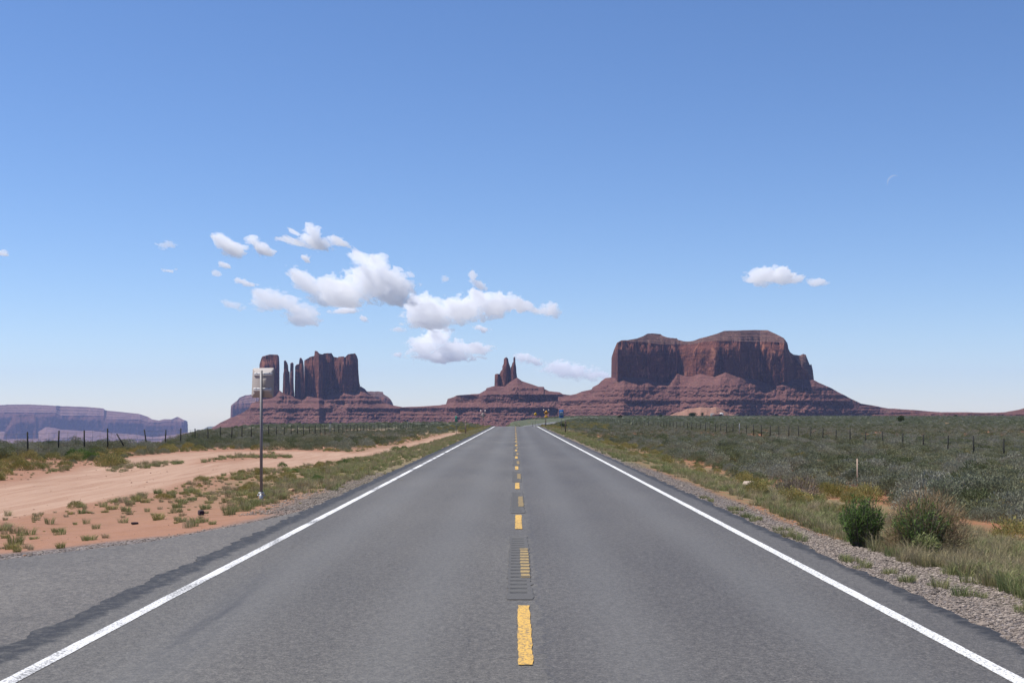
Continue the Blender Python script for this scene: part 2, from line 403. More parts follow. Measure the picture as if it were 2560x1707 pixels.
build_apron()
# the raised rim where the highway's top course ends: small crumbled lumps come with the gravel

def paint(name, c, wear, under, sc=9.0):
    s = NT(name); p = s.pos()
    w = s.math('ADD', s.noise(p, sc * 4, 4, .8), s.math('MULTIPLY', s.noise(s.map(p, (1, .25, 1)), sc * .15, 3, .6), wear))
    k = s.rng(w, .60 + wear * .5, .50 + wear * .5)
    s.surf(s.mix(k, under, s.mix(s.noise(p, 40, 2), tuple(q * .9 for q in c), c)), .75, s.bump(s.noise(p, 95.0, 2, .7), .3, .006)); return s.m
M_white = paint('white_road_paint', (.66, .66, .64), .12, (.09, .09, .09))
M_whitew = paint('worn_white_road_paint', (.62, .62, .61), .85, (.13, .13, .13))
M_yel = paint('yellow_road_paint', (.56, .34, .075), .18, (.10, .09, .075))
def striped_paint():
    s = NT('worn_yellow_paint_on_grooves'); p = s.pos(); y = s.n('SeparateXYZ', {0: p}).outputs[1]
    ph = s.math('SINE', s.math('MULTIPLY', s.math('SUBTRACT', y, 14.0), 2 * math.pi / .34)); g = s.rng(s.math('ADD', ph, s.math('MULTIPLY', s.noise(p, 12, 4, .8), 1.0)), .2, .9)
    w = s.rng(s.noise(p, 30, 4, .8), .42, .58)
    c = s.mix(w, (.36, .245, .085), (.20, .155, .085)); c = s.mix(s.math('MULTIPLY', g, .8), c, (.045, .042, .038)); s.surf(c, .85); return s.m  # worn paint on the ridges; groove shade painted in as dark stripes
M_yelw = striped_paint(); M_unused = paint('worn_yellow_road_paint', (.32, .22, .075), .7, (.06, .057, .05))
s_line = np.concatenate([np.arange(S0 - 15, S0 + 70, .15), np.arange(S0 + 70, S0 + 300, 1.0), np.arange(S0 + 300, S[-1], 6)])
w_far = np.interp(s_line - S0, [0, 60, 200, 1500], [.062, .07, .10, .3])
tag(ribbon('edge_line', s_line, 3.60 - w_far, 3.60 + w_far, .004, M_white, 2, jag=.006, seed=4), kind='structure')
tag(ribbon('edge_line', s_line, -3.62 - w_far, -3.62 + w_far, .004, M_whitew, 2, jag=.008, seed=6), kind='structure')
M_rumble = NT('rumble_seal'); _p = M_rumble.pos()
_c = M_rumble.mix(M_rumble.noise(_p, 60, 3, .7), (.058, .056, .054), (.112, .108, .10))
_c = M_rumble.mix(M_rumble.math('MULTIPLY', M_rumble.attr('groove_shade'), M_rumble.rng(M_rumble.noise(_p, 14, 3, .7), .3, .6, .2, .85)), _c, (.028, .028, .028))  # groove bottoms darkened in the colour to stand for their shade
_c = M_rumble.mix(M_rumble.math('MULTIPLY', M_rumble.attr('smear'), .45), _c, (.072, .070, .070))
M_rumble.surf(_c, .85, M_rumble.bump(M_rumble.noise(_p, 80, 2), .4, .008)); M_rumble = M_rumble.m
k = 0; dash = MB(); worn = MB()
def dash_sheet(mb, y0, y1, x0, x1, z):
    ys = np.arange(y0, y1 + .01, .06); j0 = fbm(ys * 6, ys * 0, o=3, seed=31) * .012; j1 = fbm(ys * 6, ys * 0 + 4, o=3, seed=32) * .012
    zz = np.interp(ys, PATH[:, 1], PATH[:, 2]) + z
    v = np.stack([np.stack([x0 + j0, ys, zz], -1), np.stack([x1 + j1, ys, zz], -1)], 1).reshape(-1, 3)
    mb.add(v, grid_faces(len(ys), 2)[:, ::-1])
for k in range(19):
    b = 10.0 + 11.95 * k
    drift = .0 if k == 0 else -.02
    dash_sheet(dash, b, b + 3.15, .025 + drift - .0008 * b, .14 + drift - .0008 * b + (.0 if k < 6 else .03), .008)
    if b + 9 < 150: dash_sheet(worn, b + 5.35, b + 8.7, .065 - .0008 * b, .175 - .0008 * b, .011)
tag(dash.build('centre_line', M_yel), kind='structure')
tag(worn.build('centre_line', M_yelw), kind='structure')
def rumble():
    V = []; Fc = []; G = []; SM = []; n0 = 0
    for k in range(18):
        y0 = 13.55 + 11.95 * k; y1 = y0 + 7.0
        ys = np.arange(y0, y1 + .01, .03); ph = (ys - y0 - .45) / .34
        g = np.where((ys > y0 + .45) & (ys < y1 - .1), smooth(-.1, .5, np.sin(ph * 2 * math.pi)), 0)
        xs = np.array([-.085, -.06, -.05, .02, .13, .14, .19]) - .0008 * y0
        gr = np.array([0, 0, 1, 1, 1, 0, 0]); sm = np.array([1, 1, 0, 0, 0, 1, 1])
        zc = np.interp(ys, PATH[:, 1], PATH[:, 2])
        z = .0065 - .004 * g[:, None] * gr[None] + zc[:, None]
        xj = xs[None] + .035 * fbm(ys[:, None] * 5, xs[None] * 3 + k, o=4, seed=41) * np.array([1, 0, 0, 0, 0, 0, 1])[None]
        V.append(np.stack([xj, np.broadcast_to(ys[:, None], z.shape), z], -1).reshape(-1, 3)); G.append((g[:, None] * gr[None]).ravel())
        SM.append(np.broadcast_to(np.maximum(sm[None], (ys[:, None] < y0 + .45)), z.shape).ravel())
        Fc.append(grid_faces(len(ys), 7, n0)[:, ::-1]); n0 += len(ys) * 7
    return tag(mesh_np('rumble_strip', np.concatenate(V), np.concatenate(Fc), M_rumble, attrs={'groove_shade': np.concatenate(G), 'smear': np.concatenate(SM)}), kind='structure')
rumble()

# ------------------------------------------------------------------ rock
def rock_mat(name, hi, lo, strata=.5, fine=1.0, scrub=.25, fresh=None):
    s = NT(name); p = s.pos(); sep = s.n('SeparateXYZ', {0: p})
    wz = s.math('ADD', sep.outputs[2], s.math('MULTIPLY', s.noise(p, .004 * fine, 3), 22.0))
    band = s.noise(s.n('CombineXYZ', {0: 0.0, 1: 0.0, 2: wz}).outputs[0], .09 * fine, 4, .75)
    n1 = s.noise(p, .012 * fine, 6, .65); n2 = s.noise(p, .06 * fine, 5, .7)
    c = s.mix(s.rng(n1, .3, .7), lo, hi)
    c = s.mix(s.math('MULTIPLY', s.rng(band, .42, .58), strata), c, tuple(k * .55 for k in lo))
    c = s.mix(s.rng(n2, .56, .70, 0, scrub), c, (.13, .125, .085))
    c = s.mix(s.rng(s.noise(p, .11 * fine, 2, .5), .62, .70, 0, .85), c, tuple(min(1, k * 1.6) for k in hi))
    c = s.mix(s.rng(s.noise(s.map(p, (1, 1, .12)), .05 * fine, 4, .7), .56, .70, 0, .55), c, tuple(k * .45 for k in lo))
    if fresh:      # unvarnished orange rock where slabs fell away, dark water streaks below the rim
        fm = s.rng(s.noise(s.map(p, (1, 1, .38)), .016 * fine, 5, .62, 1.2), .565, .60)
        c = s.mix(s.math('MULTIPLY', fm, .8), c, fresh)
        c = s.mix(s.rng(s.noise(s.map(p, (1, 1, .05)), .035 * fine, 5, .75), .50, .62, 0, .75), c, tuple(k * .35 for k in lo))
    h = s.math('ADD', s.math('MULTIPLY', n2, 1.0), s.math('MULTIPLY', band, .7))
    s.surf(c, .95, s.bump(h, .9, 7.0 / fine), spec=.08); return s.m
M_cliff = rock_mat('red_sandstone', (.165, .062, .038), (.095, .036, .026), .45, 1.5, .0, fresh=(.27, .115, .07))
M_talus = rock_mat('talus_slope', (.178, .084, .067), (.100, .044, .038), .55, 1.7, .5)
M_capr = rock_mat('pale_caprock', (.185, .105, .078), (.085, .043, .035), 1.0, 2.2, .5)
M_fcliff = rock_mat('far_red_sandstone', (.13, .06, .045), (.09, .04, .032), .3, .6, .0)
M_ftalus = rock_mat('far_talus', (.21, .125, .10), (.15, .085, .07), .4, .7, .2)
M_sand = rock_mat('orange_sand', (.29, .16, .105), (.20, .105, .07), .25, 2.6, .75)

def relief_talus(name, sil, Dr, zb_px, mat, parent, step=.9, rows=150, slope=.62, ledges=(), seed=0, back=400, gully=26., zmin=None, D_front=0):
    """rubble apron: descends towards the camera from the ridge line sil(x) (px) at depth Dr(x), with hard ledges at fixed elevations"""
    xs = np.arange(sil[0][0], sil[-1][0] + .01, step)
    T_ = pl(sil)(xs); D0 = Dr(xs) if callable(Dr) else np.full(xs.shape, float(Dr))
    Xw = (xs - VX) * D0 / F
    T_ = T_ + fbm(Xw * .02, Xw * 0, o=5, seed=seed, g=.6) * .9
    Zr = H - (T_ - VY) * D0 / F
    Zb = H - (zb_px(xs) - VY) * D0 / F if callable(zb_px) else np.full(xs.shape, H - (zb_px - VY) * D0.mean() / F)
    t = (np.linspace(0, 1, rows) ** 1.0)[:, None]
    Z = Zr[None] * (1 - t) + Zb[None] * t
    K = D0.mean() / 6500.; gully = gully * K
    Xg = np.broadcast_to(Xw[None], Z.shape) / K
    # cones and gullies: the slope follows a smoothed crest line below the crest itself
    ks = int(46 / step); ker = np.hanning(2 * ks + 1); ker /= ker.sum(); Zs = np.convolve(np.pad(Zr, ks, mode='edge'), ker, 'valid')
    wS = smooth(0, 75 * K, Zr[None] - Z); E = Zr[None] * (1 - wS) + Zs[None] * wS
    D = D0[None] - (E - Z) / slope
    Zn = Z / K; depth = np.clip((Zr[None] - Z) / 60. / K, 0, 1)
    wp = (fbm(Xg * .0025, Xg * 0, o=4, seed=seed + 3) * 3 + fbm(Xg * .03, Xg * 0, o=3, seed=seed + 4) * 1.5) * K
    for li, (zl, th, kk) in enumerate(ledges):
        th = th * (1 + .25 * fbm(Xg * .01, Xg * 0 + li, o=2, seed=seed + 8)); h_ = Z + wp - zl
        pr = smooth(-.10, .10, fbm(Xg * .007, Xg * 0 + 7.3 * li, o=5, seed=seed + 7, g=.6) + .30 * kk)
        amp_ = th / slope * 1.12
        D = D - pr * amp_ * np.where(h_ > 0, np.clip(1 - h_ / (2.2 * th), 0, 1) ** 1.3, np.clip(1 + h_ / th, 0, 1)) * kk
    D = D - gully * depth * (ridge(Xg * .0075, Zn * .003, o=3, seed=seed + 11) - .5) * 1.6 - 12 * K * depth * fbm(Xg * .045, Zn * .06, o=5, seed=seed + 13, g=.75) * 2
    D = np.minimum(D, D0[None] + 5)
    X = (xs[None] - VX) * D / F
    v1 = np.stack([X, D, Z], -1)
    # far side
    tb = np.linspace(0, 1, 14)[1:, None]
    Zk = Zr[None] * (1 - tb) + Zb[None] * tb; Dk = D0[None] + (Zr[None] - Zk) / slope
    Xk = (xs[None] - VX) * D0[None] / F + 0 * Zk
    v0 = np.stack([Xk, Dk, Zk], -1)[::-1]
    v = np.concatenate([v0, v1]); nr = v.shape[0]
    return mesh_np(name, v.reshape(-1, 3), grid_faces(nr, len(xs))[:, ::-1], mat, parent)

def cliff(name, top, rim, base, Df, thick, mat, parent, capmat=None, step=.5, rows=90, amp=(40, 14, 4), wl=(170, 45, 12), seed=0, bulges=(), lean=.10, rough_top=1.2, bands=0.0, roundend=8.0, capr=None):
    """rock wall: front face rises from base(x) to rim(x), then slopes in to top(x) above the middle of the block; all three in px"""
    xs = np.arange(top[0][0], top[-1][0] + .01, step)
    Tp = pl(top)(xs); Df = Df if callable(Df) else (lambda q, D=Df: np.full(q.shape, float(D)))
    D0 = Df(xs); Xw = (xs - VX) * D0 / F; sc = D0.mean() / F
    Tp = Tp + fbm(Xw * .035, Xw * 0, o=4, seed=seed + 1, g=.7) * rough_top * (np.clip(pl(base)(xs) - Tp, 0, 30) / 30)
    Rp = np.maximum(pl(rim)(xs), Tp + .8) if rim else Tp + 1.2
    Bp = np.maximum(pl(base)(xs) + 9, Rp + .5)
    Zt, Zr_, Zb = [H - (q - VY) * D0 / F for q in (Tp, Rp, Bp)]
    Zl = H - (pl(base)(xs) - VY) * D0 / F
    e = np.minimum(xs - xs[0], xs[-1] - xs) / roundend
    end = 1 - np.sqrt(np.clip(1 - (1 - np.clip(e, 0, 1)) ** 2, 0, 1))
    tk = thick(xs) if callable(thick) else np.full(xs.shape, float(thick))
    bul = np.zeros(xs.shape)
    for (a, b, d) in bulges:
        u = (xs - (a + b) / 2) / ((b - a) / 2); bul = np.where(np.abs(u) < 1, d * (1 - np.sqrt(np.clip(1 - u * u, 0, 1))), bul)
    t = np.linspace(0, 1, rows)[:, None]; K = D0.mean() / 6500.
    Z0 = Zb[None] * (1 - t) + Zr_[None] * t; Xg = np.broadcast_to(Xw[None], Z0.shape) / K; Z = Z0 / K
    w = fbm(Xg * .01, Z * .012, o=3, seed=seed + 2) * 14
    n = amp[0] * (ridge((Xg + w) / wl[0], Z * .0012, o=2, seed=seed + 5) - .5) * 2
    n = n + amp[1] * (ridge((Xg + w) / wl[1], Z * .004, o=3, seed=seed + 6) - .5) * 2
    n = n + amp[2] * fbm(Xg / wl[2], Z * .02, o=4, seed=seed + 8, g=.6) * 2
    if bands: n = n + bands * np.sign(fbm(Xg * .004, Z * .11, o=2, seed=seed + 9)) * smooth(.5, 0, t)
    n = n * K; Z = Z0; hgt = np.maximum(Zr_ - Zb, 1)[None] / K
    leanb = (Z - Zb[None]) * lean + 30 * K * smooth(.68, 1.0, t) ** 1.5 * smooth(30, 150, hgt)
    D = D0[None] + .75 * K * sum(amp) - np.maximum(n, -50) + leanb + (end * tk * .5)[None] + bul[None]
    D = np.minimum(D, (D0 + tk * .62)[None])
    V = [np.stack([(xs[None] - VX) * D / F, D, Z], -1)]
    # cap: from the front rim to the spine
    ch = np.maximum(Zt - Zr_, 0); off_s = np.minimum(tk * .68, ch * 3.0 + .14 * tk) if rim else tk * .68
    spine = np.maximum(D0 + off_s, D[-1] + 2)[None]
    kc = 36 if rim else 8
    u = np.linspace(0, 1, kc)[1:, None]
    if rim:
        g = u.copy(); stp = capr or 5
        g = (np.floor(g * stp) + smooth(.86, 1.0, g * stp - np.floor(g * stp))) / stp; g = .35 * u + .65 * g; g[-1] = 1
        jj = fbm(np.broadcast_to(Xg[0:1], (kc - 1, len(xs))) * .02, u * 4, o=4, seed=seed + 15) * .10
        g = np.clip(g + jj * (1 - u) * (u > 0), 0, 1)
    else: g = u ** .7
    Dc = D[-1:] * (1 - u) + spine * u; Zc = Zr_[None] * (1 - g) + Zt[None] * g
    V.append(np.stack([(xs[None] - VX) * Dc / F, Dc, Zc], -1))
    bk = D0 + tk * 1.25 + 0 * n[0]
    bk = np.maximum(bk - end * tk * .5, spine[0] + 1)
    X_sp = (xs - VX) * spine[0] / F
    for ff, zz in ((0.5, Zt * .6 + Zr_ * .4), (1.0, Zr_), (1.02, (Zr_ + Zb) / 2), (1.05, Zb)):
        Dk = spine[0] * (1 - ff) + bk * ff
        V.append(np.stack([(xs - VX) * Dk / F, Dk, zz], -1)[None])
    v = np.concatenate(V); nr = v.shape[0]
    nc = len(xs); f = grid_faces(nr, nc)
    # close the two ends
    e0 = [[i * nc, (i + 1) * nc, (nr - 2 - i) * nc, (nr - 1 - i) * nc] for i in range(nr // 2 - 1)]
    e1 = [[q + nc - 1 for q in k][::-1] for k in e0]
    f = np.concatenate([f, np.array(e0), np.array(e1)])
    o = mesh_np(name, v.reshape(-1, 3), f, [mat, capmat or mat], parent)
    if capmat:
        mi = np.zeros(len(f), np.int32); mi[(rows - 1) * (nc - 1):(rows - 1 + kc) * (nc - 1)] = 1
        o.data.polygons.foreach_set('material_index', mi)
    return o
LED = lambda *zs: [(z, t, k) for z, t, k in zs]

# big mesa on the right
DM = 3700.; zpx = lambda y, D: H - (y - VY) * D / F
mesa = tag(empty('mesa', at(1780, 1040, DM)), 'broad flat-topped red sandstone mesa with two humps, right of the highway', 'mesa', kind='structure'); mesa.location = (0, 0, 0)
top = [(1528, 943), (1528.5, 890), (1535, 872), (1542.5, 854), (1553, 848), (1568, 847), (1592, 842.5), (1607, 835), (1619, 826), (1633, 825), (1651, 826.5), (1656, 832), (1669, 838), (1692, 840), (1695.5, 845), (1711, 849.6), (1725, 850), (1735, 848), (1750, 841), (1766, 837), (1794, 827), (1807, 820), (1812, 818), (1847, 817), (1888, 815), (1919, 815.5), (1930, 822), (1947, 832), (1959.6, 840), (1968.5, 854), (1971, 869), (1975, 878), (1984, 885), (1996.6, 884.6), (2000, 885), (2008, 881), (2014.4, 883), (2019.5, 897), (2024.6, 910), (2028.5, 907.5), (2032, 923), (2035, 949)]
rim = [(1528, 944), (1529, 892), (1535, 874), (1542, 857), (1553, 851), (1600, 853), (1650, 858), (1711, 858), (1735, 857), (1760, 852), (1800, 850), (1880, 852), (1940, 853), (1962, 856), (1969, 862), (1972, 872), (1980, 884), (2035, 950)]
base = [(1528, 943), (1582, 944.5), (1620, 946), (1643, 956), (1669, 956), (1679, 946), (1693, 934), (1722, 942), (1752, 934), (1786, 942), (1814, 930.5), (1842, 942), (1893, 949), (1914, 956), (1937, 957), (1957, 944.5), (1977, 948), (2010, 948), (2035, 949.6)]
Dm = pl([(1528, DM + 60), (1545, DM - 20), (1560, DM), (1640, DM + 60), (1700, DM + 90), (1740, DM + 30), (1800, DM - 30), (1850, DM - 30), (1900, DM + 40), (1960, DM + 20), (1985, DM + 90), (2035, DM + 120)])
cliff('cliff', top, rim, base, Dm, pl([(1528, 300), (1975, 320), (1985, 130), (2035, 100)]), M_cliff, mesa, M_capr, step=.7, rows=110, amp=(40, 17, 6), wl=(210, 62, 16), seed=50, roundend=14, capr=4, rough_top=.8)
tal = [(1395, 992), (1424, 988), (1441, 984.5), (1454, 979), (1479, 973), (1481.5, 967.5), (1496, 960), (1503, 952.7), (1513, 945), (1528, 943)] + base[1:] + [(2046, 956), (2080, 971), (2095, 980), (2119, 992), (2152, 1008.6), (2195, 1015.7), (2219, 1021), (2286, 1024), (2321, 1027.6), (2400, 1034), (2450, 1045)]
Zp = lambda y: zpx(y, DM)
relief_talus('talus_slope', tal, pl([(1395, DM + 250), (1528, DM + 40), (1560, DM), (1640, DM + 60), (1700, DM + 90), (1740, DM + 30), (1800, DM - 30), (1850, DM - 30), (1900, DM + 40), (2035, DM + 120), (2200, DM + 300), (2450, DM + 300)]), 1075, M_talus, mesa, step=.8, rows=170,
             ledges=LED((Zp(966), 9, .85), (Zp(976), 8, .8), (Zp(985), 9, .8), (Zp(1001), 11, .9), (Zp(1016), 5, .7), (Zp(1024), 5, .7), (Zp(1031), 5, .7)), seed=60, slope=.60, gully=30)
# throne-like butte in the middle
DK = 4050.
king = tag(empty('butte'), 'small butte with twin sandstone spires on a stepped base, straight above the road', 'butte', kind='structure')
kb = [(1233, 966), (1236, 967.5), (1262, 968), (1275, 960), (1288, 953), (1296, 946)]
cliff('spire', [(1236, 967), (1237, 934.6), (1242, 933), (1248.8, 933.5), (1252, 926), (1255.5, 923), (1256, 914), (1259, 908), (1259.6, 896), (1263, 892.5), (1265.8, 891), (1270, 895), (1272, 906), (1276.4, 918)], None, kb, DK + 10, 70, M_cliff, king, step=.3, rows=60, amp=(5, 6, 3), wl=(60, 25, 9), seed=70, bulges=((1236, 1249, 22), (1249, 1277, 40)), rough_top=.8)
cliff('spire', [(1275, 945), (1276.6, 918), (1279.6, 912), (1281, 905), (1283.2, 903.8), (1283.6, 892.5), (1285, 890.8), (1288, 891), (1288.4, 904), (1290.6, 918.7), (1291.2, 931), (1293.4, 946)], None, kb, DK, 45, M_cliff, king, step=.25, rows=60, amp=(3, 5, 3), wl=(60, 22, 9), seed=74, bulges=((1275, 1294, 30),), rough_top=.6)
tk_ = [(1000, 1019), (1030, 1017), (1050, 1016), (1096.8, 1013), (1115, 1010), (1119, 997), (1135, 992), (1141, 988.8), (1169, 986.7), (1198, 984.6), (1214.8, 975), (1216, 970.7), (1233, 965.4), (1262, 966), (1275, 955), (1293, 944), (1305, 952.7), (1333, 962), (1345.5, 967), (1360, 967.5), (1361.5, 973), (1373, 978), (1386, 979.7), (1398.6, 981), (1407, 985.6), (1424, 988), (1440, 992), (1480, 1010)]
Zp = lambda y: zpx(y, DK)
relief_talus('talus_slope', tk_, DK, 1075, M_talus, king, step=.7, rows=150, ledges=LED((Zp(971), 7, .95), (Zp(987), 22, .97), (Zp(1019), 14, .95), (Zp(1034), 5, .8), (Zp(1043), 5, .7)), seed=80, slope=.52, gully=34)
# castle-like butte on the left
DC = 4300.
cas = tag(empty('butte'), 'castle-like red butte with a massive block, slim spires and a lone tower, left of the highway', 'butte', kind='structure')
cb = [(640, 996), (648, 996), (690, 996), (699, 975), (705, 981), (709, 985), (735, 990), (742, 994), (755, 997), (770, 991), (796, 995), (831.6, 983), (859.7, 973), (887.8, 981), (898, 974), (902, 965.4)]
cliff('tower', [(647.5, 996), (648.7, 909), (653, 894), (655.6, 889), (673.5, 883.8), (694, 884.3), (697.7, 889), (698.5, 909), (699, 922), (697.9, 947), (699, 976)], None, cb, DC + 60, 95, M_cliff, cas, step=.4, rows=70, amp=(9, 8, 3), wl=(90, 30, 10), seed=90, bulges=((647, 674, 10),), roundend=6, rough_top=.7)
cliff('spire', [(706.5, 985), (708, 935), (709.6, 927), (709.4, 903), (711, 900.5), (714, 900), (718, 906), (720, 912), (721.4, 927), (724.2, 929), (724.6, 984)], None, cb, DC, 34, M_cliff, cas, step=.25, rows=70, amp=(3, 5, 3), wl=(60, 18, 9), seed=92, bulges=((706.5, 724.6, 26),), roundend=3, rough_top=.7, bands=1.5)
cliff('spire', [(723.8, 984), (725, 940), (725.8, 908), (728, 906), (731, 905), (734, 908), (733.4, 927), (734.7, 973), (736, 984)], None, cb, DC - 5, 24, M_cliff, cas, step=.22, rows=70, amp=(2, 3, 2), wl=(60, 18, 9), seed=94, bulges=((723.8, 736, 16),), roundend=2.5, rough_top=.5, bands=1.5)
cliff('spire', [(736.5, 984), (737.8, 914.4), (742, 910), (747.4, 909), (748.7, 896.5), (750.2, 893.5), (753.8, 894), (757.7, 901.6), (759.7, 917), (761, 990)], None, cb, DC, 45, M_cliff, cas, step=.25, rows=70, amp=(4, 6, 3), wl=(60, 20, 9), seed=96, bulges=((736.5, 747.5, 12), (747.5, 761, 14)), roundend=3, rough_top=.6, bands=1.5)
cliff('cliff', [(759.6, 992), (760.7, 898), (770.4, 892.7), (774, 890), (785.7, 887), (787, 874), (793, 875), (798.5, 881), (806, 883), (810, 880.7), (829, 880), (834, 889), (844, 891.4), (847, 889), (859.7, 889), (862, 891), (870, 883), (887.8, 880.7), (891.6, 886), (895, 896.5), (896, 927), (898, 952.7), (901, 966)], None, cb,
      pl([(759, DC + 30), (785, DC + 10), (797, DC - 25), (806, DC - 10), (809, DC + 40), (832, DC + 60), (845, DC + 55), (848, DC + 25), (870, DC + 25), (895, DC + 60)]), 120, M_cliff, cas, step=.35, rows=100, amp=(12, 10, 3.5), wl=(70, 26, 10), seed=98, roundend=5, rough_top=1.0, bands=1.5)
tc = [(455, 1125), (480, 1105), (500, 1090), (523, 1075), (551, 1056), (576.5, 1044.5), (602, 1034), (622, 1021.5), (627.5, 1008.8), (653, 998.6), (678.6, 996), (690, 990), (699, 976), (705, 980), (709, 985), (735, 990), (742, 994), (755, 997), (770, 991), (796, 995), (831.6, 983), (859.7, 973), (887.8, 981), (898, 974), (902, 965.4), (913, 973), (921, 983), (938.8, 996), (960, 1006), (979.6, 1012.6), (1007.6, 1017.7), (1061, 1016), (1100, 1018), (1140, 1030)]
Zp = lambda y: zpx(y, DC)
relief_talus('talus_slope', tc, pl([(455, DC + 300), (640, DC + 60), (700, DC + 20), (759, DC + 20), (797, DC - 25), (810, DC + 30), (845, DC + 50), (895, DC + 60), (1140, DC + 60)]), lambda x: np.interp(x, [455, 700, 1140], [1150, 1125, 1085]), M_talus, cas, step=.8, rows=170,
             ledges=LED((Zp(990), 8, .9), (Zp(1001), 9, .9), (Zp(1020), 12, .95), (Zp(1034), 5, .8), (Zp(1042), 5, .7), (Zp(1055), 5, .7)), seed=100, slope=.52, gully=36)
# two more buttes showing behind the castle
D1 = 10000.
fb = tag(empty('butte'), 'bluish butte end showing behind the left foot of the castle-like butte', 'butte', kind='structure')
cliff('cliff', [(576, 1044), (577, 1014), (583, 1008.8), (593, 1001), (598, 993.5), (612, 987), (627.5, 984.5), (650, 986), (665, 992), (672, 1040)], [(576, 1045), (578, 1016), (593, 1008), (640, 1006), (672, 1041)], [(570, 1046), (680, 1046)], D1, 350, M_fcliff, fb, M_ftalus, step=.7, rows=50, seed=110, amp=(25, 12, 4), capr=3, roundend=6)
relief_talus('talus_slope', [(530, 1068), (560, 1052), (576, 1044), (672, 1040), (720, 1060)], D1, 1110, M_ftalus, fb, step=2, rows=60, seed=111, slope=.5)
D2 = 6500.
fb2 = tag(empty('butte'), 'low dark butte with a pale cap behind the right foot of the castle-like butte', 'butte', kind='structure')
cliff('cliff', [(905, 1012), (908, 976), (921, 977), (956.6, 978), (959, 984.5), (970, 991), (977, 998.6), (981, 1006), (984, 1014)], [(905, 1012), (908, 990), (955, 992), (977, 999), (984, 1014)], [(900, 1013), (990, 1014)], D2, 250, M_cliff, fb2, M_capr, step=.7, rows=40, seed=113, amp=(16, 8, 3), capr=3, roundend=6)
relief_talus('talus_slope', [(880, 1030), (905, 1012), (984, 1014), (1020, 1030)], D2, 1100, M_talus, fb2, step=2, rows=50, seed=114, slope=.5)
# far mesa on the left
D3 = 14600.
fm = tag(empty('mesa'), 'long hazy blue mesa on the far left horizon', 'mesa', kind='structure')
top3 = [(-260, 1015), (-100, 1013), (0, 1012), (20, 1010.5), (76, 1010), (153, 1014), (217, 1016.6), (258, 1020), (263, 1025), (301, 1029), (347, 1034), (370, 1041.6), (380, 1048), (398, 1051), (411, 1047.5), (428.6, 1048), (444, 1041.6), (459, 1049), (469, 1053), (470.5, 1080)]
rim3 = [(-260, 1030), (0, 1030), (140, 1031), (150, 1038), (260, 1038), (265, 1047), (350, 1048), (370, 1055), (398, 1056), (411, 1053), (468, 1055), (470.5, 1081)]
base3 = [(-260, 1075), (0, 1078), (94, 1080), (115, 1067), (140, 1070), (153, 1073.5), (204, 1077), (230, 1076), (281, 1082.5), (332, 1085), (383, 1092.7), (421, 1087.6), (470, 1080)]
cliff('cliff', top3, rim3, base3, pl([(-260, D3 - 300), (0, D3 - 100), (140, D3), (260, D3 + 150), (400, D3 + 300), (470, D3 + 200)]), 700, M_fcliff, fm, M_ftalus, step=1.2, rows=60, seed=120, amp=(40, 18, 5), wl=(500, 130, 30), roundend=10, capr=3, rough_top=.5)
relief_talus('talus_slope', base3 + [(485, 1088), (520, 1100), (600, 1120)], pl([(-260, D3 - 300), (0, D3 - 100), (140, D3), (260, D3 + 150), (400, D3 + 300), (600, D3 + 200)]), 1150, M_ftalus, fm, step=1.5, rows=110, seed=121, slope=.5, gully=70, ledges=LED((zpx(1098, D3), 14, .8), (zpx(1107, D3), 14, .8)))
D4 = 13600.
ft = tag(empty('butte'), 'hazy blue block butte standing in front of the long far mesa', 'butte', kind='structure')
cliff('cliff', [(6, 1110), (8, 1095), (13, 1075), (31, 1044), (38, 1036), (60, 1035), (84, 1034), (93, 1044), (96, 1085)], None, [(0, 1104), (100, 1104)], D4, 260, M_fcliff, ft, step=.8, rows=50, seed=130, amp=(20, 14, 5), wl=(200, 80, 25), roundend=7, rough_top=.4)
relief_talus('talus_slope', [(-60, 1125), (0, 1104), (8, 1098), (96, 1096), (130, 1118)], D4, 1150, M_ftalus, ft, step=2, rows=40, seed=131, slope=.5)
# low ridge at the right edge and a sand apron at the mesa's foot
rg = relief_talus('hills', [(2180, 1036), (2286, 1033), (2357, 1030), (2464, 1031), (2512, 1030.5), (2548, 1024), (2575, 1016), (2700, 1008), (2900, 1010)], 3200., 1060, M_talus, None, step=1.5, rows=60, seed=140, slope=.3, ledges=LED((zpx(1034, 3200), 3, .8),))
tag(rg, kind='structure')
sd = relief_talus('sand_slope', [(1640, 1046), (1668, 1040), (1690, 1031), (1704, 1028), (1718, 1021), (1735, 1020), (1752, 1017), (1778, 1019), (1790, 1016.5), (1800, 1021), (1812, 1027), (1822, 1034), (1850, 1040), (1870, 1046)], 3150., 1060, M_sand, None, step=1, rows=50, seed=141, slope=.4, gully=8)
tag(sd, kind='structure')
